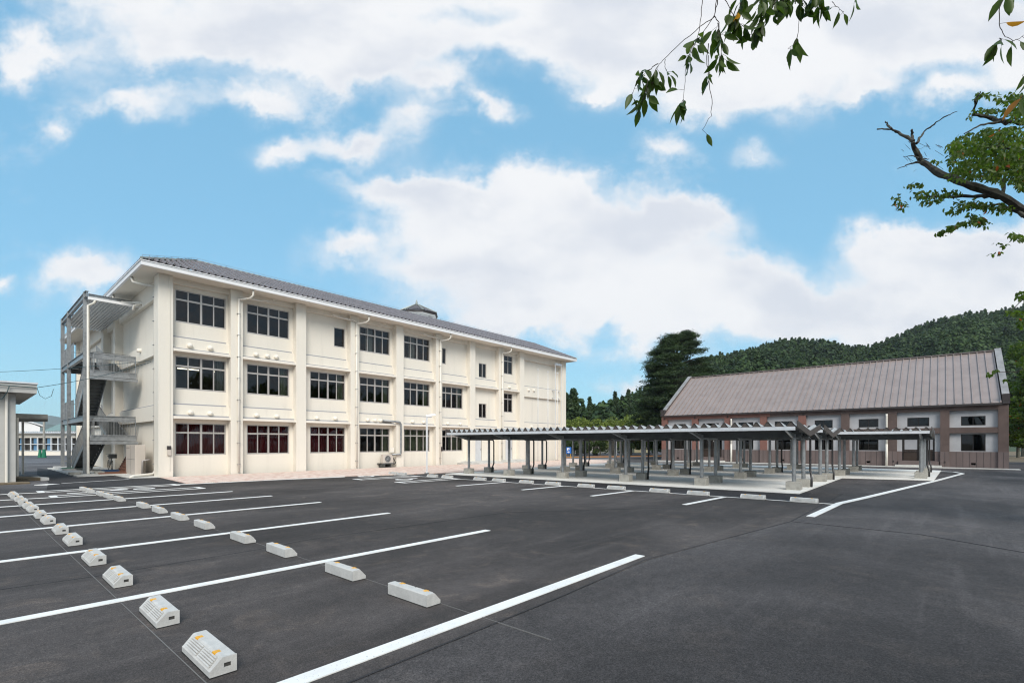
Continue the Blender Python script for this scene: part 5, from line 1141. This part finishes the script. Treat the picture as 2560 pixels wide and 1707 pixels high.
def forest(n, pr, dr, m, hmin, hmax, name):
    p = RNG.uniform(*pr, n); d = np.sqrt(RNG.uniform(dr[0] ** 2, dr[1] ** 2, n)); zb = hill_h(p, d); keep = zb > .4; p, d, zb = p[keep], d[keep], zb[keep]; n = len(p)
    x = (p - 1280) / FL * d; cx_ = FW[0] * d + RT[0] * x; cy_ = FW[1] * d + RT[1] * x
    clump = .5 + .5 * np.sin(cx_ * .05 + 1.3 * np.sin(cy_ * .03)) * np.cos(cy_ * .06)
    h = RNG.uniform(hmin, hmax, n) * (.85 + .35 * clump); conic = (RNG.random(n) < .72); k = 84
    s = RNG.random((n, k)) ** .8; a = RNG.random((n, k)) * 2 * np.pi
    rc = np.where(conic[:, None], (1 - s) * .24 + .015, .30 * np.sqrt(np.clip(1 - (s * 1.5 - .55) ** 2, 0.02, 1))) * h[:, None] * RNG.uniform(.7, 1.05, (n, k))
    z = zb[:, None] + h[:, None] * (.15 + .85 * s * np.where(conic[:, None], 1, .82))
    P = np.stack([cx_[:, None] + np.cos(a) * rc, cy_[:, None] + np.sin(a) * rc, z], -1).reshape(-1, 3)
    dirs = np.stack([-np.sin(a), np.cos(a), 0 * a], -1).reshape(-1, 3)
    nn_ = len(P); t1 = dirs + RNG.normal(size=(nn_, 3)) * .3; t1 /= np.linalg.norm(t1, axis=1)[:, None]
    up = np.stack([np.cos(a) * .75, np.sin(a) * .75, -.8 + 0 * a], -1).reshape(-1, 3) + RNG.normal(size=(nn_, 3)) * .25
    sz = np.repeat(h, k)[:, None] * RNG.uniform(.04, .08, (nn_, 1)); A_ = t1 * sz; B_ = up * sz * .8
    V = np.stack([P - A_, P + B_, P + A_ * .9, P - B_ * .8], 1).reshape(-1, 3); F = np.arange(4 * nn_).reshape(nn_, 4)
    return tag(fastmesh(name, V, F, m), kind='stuff')
o = forest(13500, (1400, 3000), (105, 345), 'leaf_forest', 4.5, 11, 'forest'); tag(o, 'dense mixed forest covering the hills behind the hall', 'forest')
# far blue mountains on the left
for dist, sil, nm in ((3000, [(-900, 1070), (-300, 1058), (60, 1052), (115, 1036), (150, 1043), (230, 1056), (600, 1062), (1300, 1066)], 'far_mountains'), (1900, [(-900, 1085), (0, 1066), (80, 1056), (200, 1068), (500, 1076), (1300, 1080)], 'far_hills')):
    V = []; n = 120
    for k in range(n + 1):
        p = -900 + 2200 * k / n; y = np.interp(p, [a for a, b in sil], [b for a, b in sil]) + 1.2 * math.sin(p * .07) + .8 * math.sin(p * .19)
        V += [at(p, HZ, dist * .8)[:2] + (0,), at(p, y + (HZ - y) * .4, dist * .9), at(p, y, dist), at(p, HZ, dist * 1.3)[:2] + (0,)]
    F = [(4 * k + j, 4 * k + 4 + j, 4 * k + 5 + j, 4 * k + 1 + j) for k in range(n) for j in range(3)]
    tag(fastmesh(nm, V, F, 'far_rock', smooth=True), kind='structure')

# ---- trees at the right edge
for i, (px, top, d, hw) in enumerate([(2560, 850, 60, 62), (2590, 910, 50, 66), (2640, 820, 58, 80), (2545, 990, 55, 40)]):
    tree_round(px, top, d, hw, ['leafy green tree behind the right gable of the brown hall', 'dark leafy tree hanging low at the right edge beside the hall', 'tall leafy tree at the right edge, mostly out of view', 'low dark bush tree against the hall gable'][i], 'leaf_cherry_far', n=9000, leaf=.17)
# cherry leaves: pointed blades, drooping
def leaf_blades(P, D_, L, wd, m, parent, name, curl=.15):
    n = len(P); D_ = D_ / (np.linalg.norm(D_, axis=1)[:, None] + 1e-9); s = np.cross(D_, RNG.normal(size=(n, 3))); s /= np.linalg.norm(s, axis=1)[:, None]; nn_ = np.cross(s, D_)
    L = L * RNG.uniform(.72, 1.2, (n, 1)); wd = L * wd * RNG.uniform(.85, 1.15, (n, 1))
    prof = [(0, .0, 0), (.16, .62, .03), (.4, 1, .1), (.66, .82, .1), (.86, .36, .03), (1, 0, -.06)]
    V = []; 
    for t, w_, c_ in prof:
        mid = P + D_ * L * t - nn_ * L * curl * t * t
        V += [mid - s * wd * w_ * .5 + nn_ * wd * w_ * .22, mid, mid + s * wd * w_ * .5 + nn_ * wd * w_ * .22]
    V = np.stack(V, 1); m_ = V.shape[1]; b = np.arange(n)[:, None] * m_; F = []
    for r_ in range(5):
        for c_ in range(2): i0 = r_ * 3 + c_; F.append(np.stack([b[:, 0] + i0, b[:, 0] + i0 + 1, b[:, 0] + i0 + 4, b[:, 0] + i0 + 3], 1))
    return fastmesh(name, V.reshape(-1, 3), np.concatenate(F), m, parent)

def lat(x, d, z): return (FW[0] * d + RT[0] * x, FW[1] * d + RT[1] * x, z)
near = empty('cherry_tree', lat(2.9, -3.2, 0), 'cherry tree whose leafy twigs hang into the top of the view', 'tree')
tk = MB(); tk.tube([lat(2.9, -3.2, -.1), lat(3.0, -3.1, 1.8), lat(3.1, -2.9, 3.6)], [.24, .19, .15], 12)
tk.tube([lat(3.1, -2.9, 3.6), lat(3.5, -1.2, 4.9), lat(3.9, 1.2, 5.6), at(2640, -230, 3.3), at(2300, -225, 3.4), at(1960, -205, 3.4), at(1735, -190, 3.4)], [.13, .10, .08, .05, .035, .02, .006], 8)
tk.tube([lat(3.1, -2.9, 3.5), lat(2.2, -3.6, 4.6), lat(.8, -3.4, 5.6)], [.11, .06, .02], 7); tk.build('trunk', 'bark_dark', near)
tw = MB(); LP = []; LD = []
def twig(pts, d, r, nl, spread=.03, yb=.0, L=0):
    P3 = [Vector(at(x, y, d + .05 * math.sin(i * 2.1 + x * .01))) for i, (x, y) in enumerate(pts)]
    fine = []
    for a, b in zip(P3, P3[1:]):
        for q in range(4): fine.append(a.lerp(b, q / 4) + Vector((random.uniform(-1, 1), random.uniform(-1, 1), random.uniform(-1, 1))) * .004)
    fine.append(P3[-1]); tw.tube(fine, r, 5, r1=r * .45)
    nl = int(nl * 1.2) if nl > 2 else nl
    for k in range(nl):
        t = 1 - (1 - yb) * (k / max(1, nl - .0)) if nl > 1 else 1; i = min(len(fine) - 1, int(t * (len(fine) - 1))); p = fine[i]
        dr = Vector((random.gauss(0, .5), random.gauss(0, .5), -1 + random.gauss(0, .3))); st_ = p + Vector((dr.x, dr.y, -.5)) * random.uniform(.02, .045)
        tw.tube([p, st_], .0012, 3); LP.append(tuple(st_)); LD.append(tuple(dr))
# twigs as seen in the photograph: (points, leaves, where along the twig they start)
T = [([(1795, -20), (1785, 45), (1750, 68), (1700, 110), (1660, 148), (1645, 165), (1628, 195), (1618, 225)], 14, .72), ([(1645, 160), (1628, 172), (1603, 178), (1592, 205), (1580, 240)], 12, .3), ([(1620, 200), (1612, 235), (1606, 262)], 7, .3),
     ([(1662, 150), (1664, 172), (1668, 186)], 4, .5), ([(1795, 0), (1785, 40), (1752, 90), (1730, 120), (1718, 160)], 14, .45), ([(1757, -20), (1752, 40), (1745, 90), (1716, 160), (1708, 250)], 2, .97), ([(1708, 250), (1706, 262)], 9, .0),
     ([(1771, 110), (1767, 150), (1772, 200), (1780, 250), (1778, 290), (1756, 325)], 1, 1), ([(1770, 140), (1772, 175), (1775, 195)], 4, .4), ([(1795, 60), (1800, 90), (1803, 130), (1800, 152)], 9, .7), ([(1785, 40), (1798, 58), (1795, 80), (1805, 100)], 12, .3),
     ([(1800, -20), (1830, 30), (1848, 60), (1885, 76)], 14, .3), ([(1860, -20), (1845, 30), (1832, 60)], 9, .2), ([(1900, -20), (1905, 20), (1900, 60), (1888, 85)], 16, .2), ([(1950, -30), (1935, 10), (1925, 45)], 12, .1), ([(1960, -20), (1955, 10)], 8, .1),
     ([(2010, -20), (2003, 20), (1992, 100)], 2, .95), ([(1992, 100), (1985, 112), (1970, 122)], 4, .3), ([(2000, -30), (1998, 0), (2004, 20)], 12, .1), ([(2060, -30), (2050, 5), (2055, 20)], 12, .1), ([(2040, -20), (2030, 0)], 7, .1), ([(2080, 5), (2095, 20), (2110, 30)], 4, .3), ([(2130, -10), (2140, -4)], 2, .5), ([(1910, -30), (1905, 0)], 9, .1), ([(1975, -30), (1975, 5)], 9, .1), ([(1850, -30), (1850, -5)], 7, .1),
     ([(2515, -20), (2500, 20), (2498, 60), (2512, 92), (2532, 102)], 2, .1), ([(2532, 102), (2548, 96), (2570, 80)], 3, .2), ([(2500, 96), (2504, 104)], 5, .1), ([(2520, -25), (2515, -10)], 4, .1), ([(2600, 150), (2570, 180), (2556, 190)], 5, .2), ([(2600, 220), (2575, 235), (2556, 240)], 7, .2)]
for pts, nl, yb in T:
    if pts[0][1] < 0: yb = yb + (1 - yb) * (1 / len(pts)) if yb < .95 else yb; pts = [(pts[0][0] + random.uniform(-15, 15), -205)] + pts
    twig(pts, 3.4 if pts[0][0] < 2300 else 3.0, .0032 if len(pts) > 3 else .0022, nl, yb=yb)
tw.build('twig', 'twig', near)
leaf_blades(np.array(LP), np.array(LD), .108, .38, 'leaf_cherry', near, 'foliage')
# the farther cherry on the right with a bare forked bough
far = empty('old_cherry_tree', at(2900, HZ, 8.5)[:2] + (0,), 'old lichen barked cherry reaching in from the right with a bare forked bough', 'tree')
g1 = Vector(at(2900, HZ, 8.5)); tk = MB(); tk.tube([(g1.x, g1.y, -.1), (g1.x, g1.y, 2.0), at(2790, 700, 8.5)], [.42, .34, .26], 12)
C = lambda x, y: (2160 + x / 2.375, y / 2.375)
def limb(pts, r0, r1, d=8.5, lump=.25):
    P3 = [Vector(at(*p, d + .25 * math.sin(i * 1.3))) for i, p in enumerate(pts)]; fine = []
    for a, b in zip(P3, P3[1:]):
        for q in range(5): fine.append(a.lerp(b, q / 5) + Vector((random.uniform(-1, 1), random.uniform(-1, 1), random.uniform(-1, 1))) * .012)
    fine.append(P3[-1]); n = len(fine); tk.tube(fine, [(r0 + (r1 - r0) * (i / (n - 1)) ** .8) * .84 * (1 + random.uniform(-lump, lump)) for i in range(n)], 8); return fine
LB = []
L1 = limb([(2790, 700), (2680, 600), C(950, 1260), C(820, 1165), C(600, 1090), C(430, 1020), C(335, 955), C(290, 860)], .125, .04); limb([C(290, 860), C(284, 800), C(286, 770)], .035, .018)
limb([C(290, 835), C(200, 790), C(150, 768), C(80, 768)], .035, .012); limb([C(160, 768), C(140, 740), C(127, 722)], .022, .01)
limb([C(310, 850), C(360, 780), C(430, 725), C(500, 685), C(555, 662)], .022, .006); limb([C(330, 965), C(270, 975), C(200, 1003)], .022, .006); limb([C(330, 940), C(280, 925), C(235, 932)], .012, .004); limb([C(340, 945), C(385, 945)], .015, .006)
for a in ([C(820, 1165), C(700, 1165), C(560, 1168), C(430, 1165), C(335, 1168)], [C(820, 1160), C(830, 1060), C(880, 960), C(950, 900)], [(2700, 300), C(950, 735), C(820, 722), C(690, 742), C(595, 795)], [C(850, 730), C(760, 700), C(650, 680), C(665, 600), C(690, 545)], [C(950, 1280), C(800, 1210), C(700, 1230)], [(2700, 560), (2600, 470), C(950, 900), C(800, 870), C(600, 900)]):
    LB.append(limb(a, .05 if a[0][0] > 2500 else .035, .01))
for s in range(26): x, y = C(random.uniform(230, 480), random.uniform(850, 1010)); tk.tube([at(x, y, 8.5), at(x - random.uniform(5, 22), y - random.uniform(-6, 16), 8.5)], .003, 3)
tk.build('trunk', 'bark_dark', far)
PL = [] ; DL = []
def spray(cx_, cy_, rx, ry, n, d=8.5, dd=1.0):
    for _ in range(int(n * 1.35)):
        a = random.uniform(0, 2 * math.pi); q = math.sqrt(random.random()); PL.append(at(cx_ + math.cos(a) * q * rx, cy_ + math.sin(a) * q * ry, d + random.gauss(0, dd * .5))); DL.append((random.gauss(0, .6), random.gauss(0, .6), -.75 + random.gauss(0, .35)))
def sp2(x0, y0, x1, y1, w, n):                   # a leafy bough drawn between two crop points
    for _ in range(n):
        t = random.random(); x, y = C(x0 + (x1 - x0) * t, y0 + (y1 - y0) * t); PL.append(at(x + random.gauss(0, w), y + random.gauss(0, w * .55), 8.5 + random.gauss(0, .25))); DL.append((random.gauss(0, .6), random.gauss(0, .6), -.75 + random.gauss(0, .35)))
for e in ((560, 940, 60, 90, 150), (640, 860, 130, 70, 230), (760, 900, 160, 110, 480), (880, 860, 130, 110, 460), (700, 1000, 140, 70, 330), (850, 1000, 130, 90, 380), (960, 940, 90, 150, 420), (540, 880, 60, 40, 80), (560, 1040, 70, 40, 90), (960, 1080, 60, 60, 150), (930, 690, 70, 40, 110), (920, 620, 60, 60, 90), (800, 780, 120, 25, 120)):
    cx_, cy_ = C(e[0], e[1]); spray(cx_, cy_, e[2] / 2.375, e[3] / 2.375, e[4])
for a in ((250, 1100, 350, 1090, 4, 34), (190, 1165, 240, 1240, 6, 46), (290, 1150, 560, 1150, 9, 130), (330, 1210, 480, 1170, 7, 60), (500, 1260, 640, 1210, 8, 90), (560, 1200, 860, 1240, 10, 170), (440, 1385, 560, 1340, 6, 60), (560, 1330, 720, 1300, 9, 110), (620, 1270, 720, 1330, 9, 70), (640, 600, 700, 545, 5, 26), (610, 695, 640, 690, 3, 8), (660, 660, 900, 650, 8, 90), (780, 560, 840, 620, 6, 40), (700, 560, 760, 570, 4, 22), (870, 1390, 950, 1420, 7, 46), (790, 1440, 850, 1460, 4, 12), (740, 1510, 820, 1495, 3, 10), (870, 560, 950, 600, 10, 60), (400, 950, 470, 960, 4, 12)): sp2(*a)
leaf_blades(np.array(PL), np.array(DL), .078, .5, 'leaf_cherry_far', far, 'foliage')
PL.clear(); DL.clear()
# low hanging sprays of the same tree over the hill and the gable
for x, y, rx, ry, n in ((2556, 735, 16, 14, 34), (2535, 780, 20, 8, 30), (2556, 800, 14, 18, 30), (2490, 925, 9, 4, 7), (2475, 934, 9, 4, 7), (2515, 950, 7, 6, 6), (2556, 905, 14, 16, 30), (2558, 860, 8, 5, 12)): spray(x, y, rx, ry, n, 8.3, .4)
leaf_blades(np.array(PL), np.array(DL), .078, .5, 'leaf_cherry_far', far, 'foliage')
mb = MB(); mb.tube([at(2620, 900, 8.3), at(2540, 930, 8.3), at(2480, 930, 8.3)], .005, 4); mb.build('twig', 'twig', far); mb = MB(); mb.tube([at(2620, 720, 8.3), at(2560, 745, 8.3), at(2520, 785, 8.3)], .006, 4); mb.build('twig', 'twig', far)

# trees along the road behind the photographer, mirrored in the school windows
for i, (x, y, h, r) in enumerate([(-8, -13, 9.5, 4.5), (1, -16, 10.5, 5), (10, -14, 10, 5), (19, -16, 11, 5), (28, -14, 10, 5), (37, -16, 11.5, 5.5), (47, -15, 10.5, 5), (57, -17, 11, 5.5), (-17, -10, 10, 5)]):
    t = empty('roadside_tree', (x, y, 0), ['first','second','third','fourth','fifth','sixth','seventh','eighth','ninth'][i] + ' leafy tree of the row behind the photographer, out of view', 'tree', 'trees along the road behind the camera')
    MB().tube([(x, y, -.1), (x, y, h * .6)], .25, 7, r1=.12).build('trunk', 'bark_dark', t)
    foliage('crown', 'leaf_cherry_far', t, [(x + random.uniform(-.5, .5) * r, y + random.uniform(-.4, .4) * r, h * random.uniform(.42, .8), r * .5, .8) for _ in range(9)], 2600, .34, .24)
# air between here and the mountains
hz = bpy.data.materials.new('haze'); hz.use_nodes = True; ht = NT(hz.node_tree); ht.n.clear(); pv = ht.new('ShaderNodeVolumePrincipled')
pv.inputs['Color'].default_value = (.80, .88, 1, 1); pv.inputs['Density'].default_value = HAZE; pv.inputs['Anisotropy'].default_value = 0
ho = ht.new('ShaderNodeOutputMaterial'); ht.l.new(pv.outputs[0], ho.inputs['Volume']); M['haze'] = hz
tag(MB().box(-4300, -4300, -1.5, 4300, 4300, 260).build('haze', 'haze'), kind='stuff')
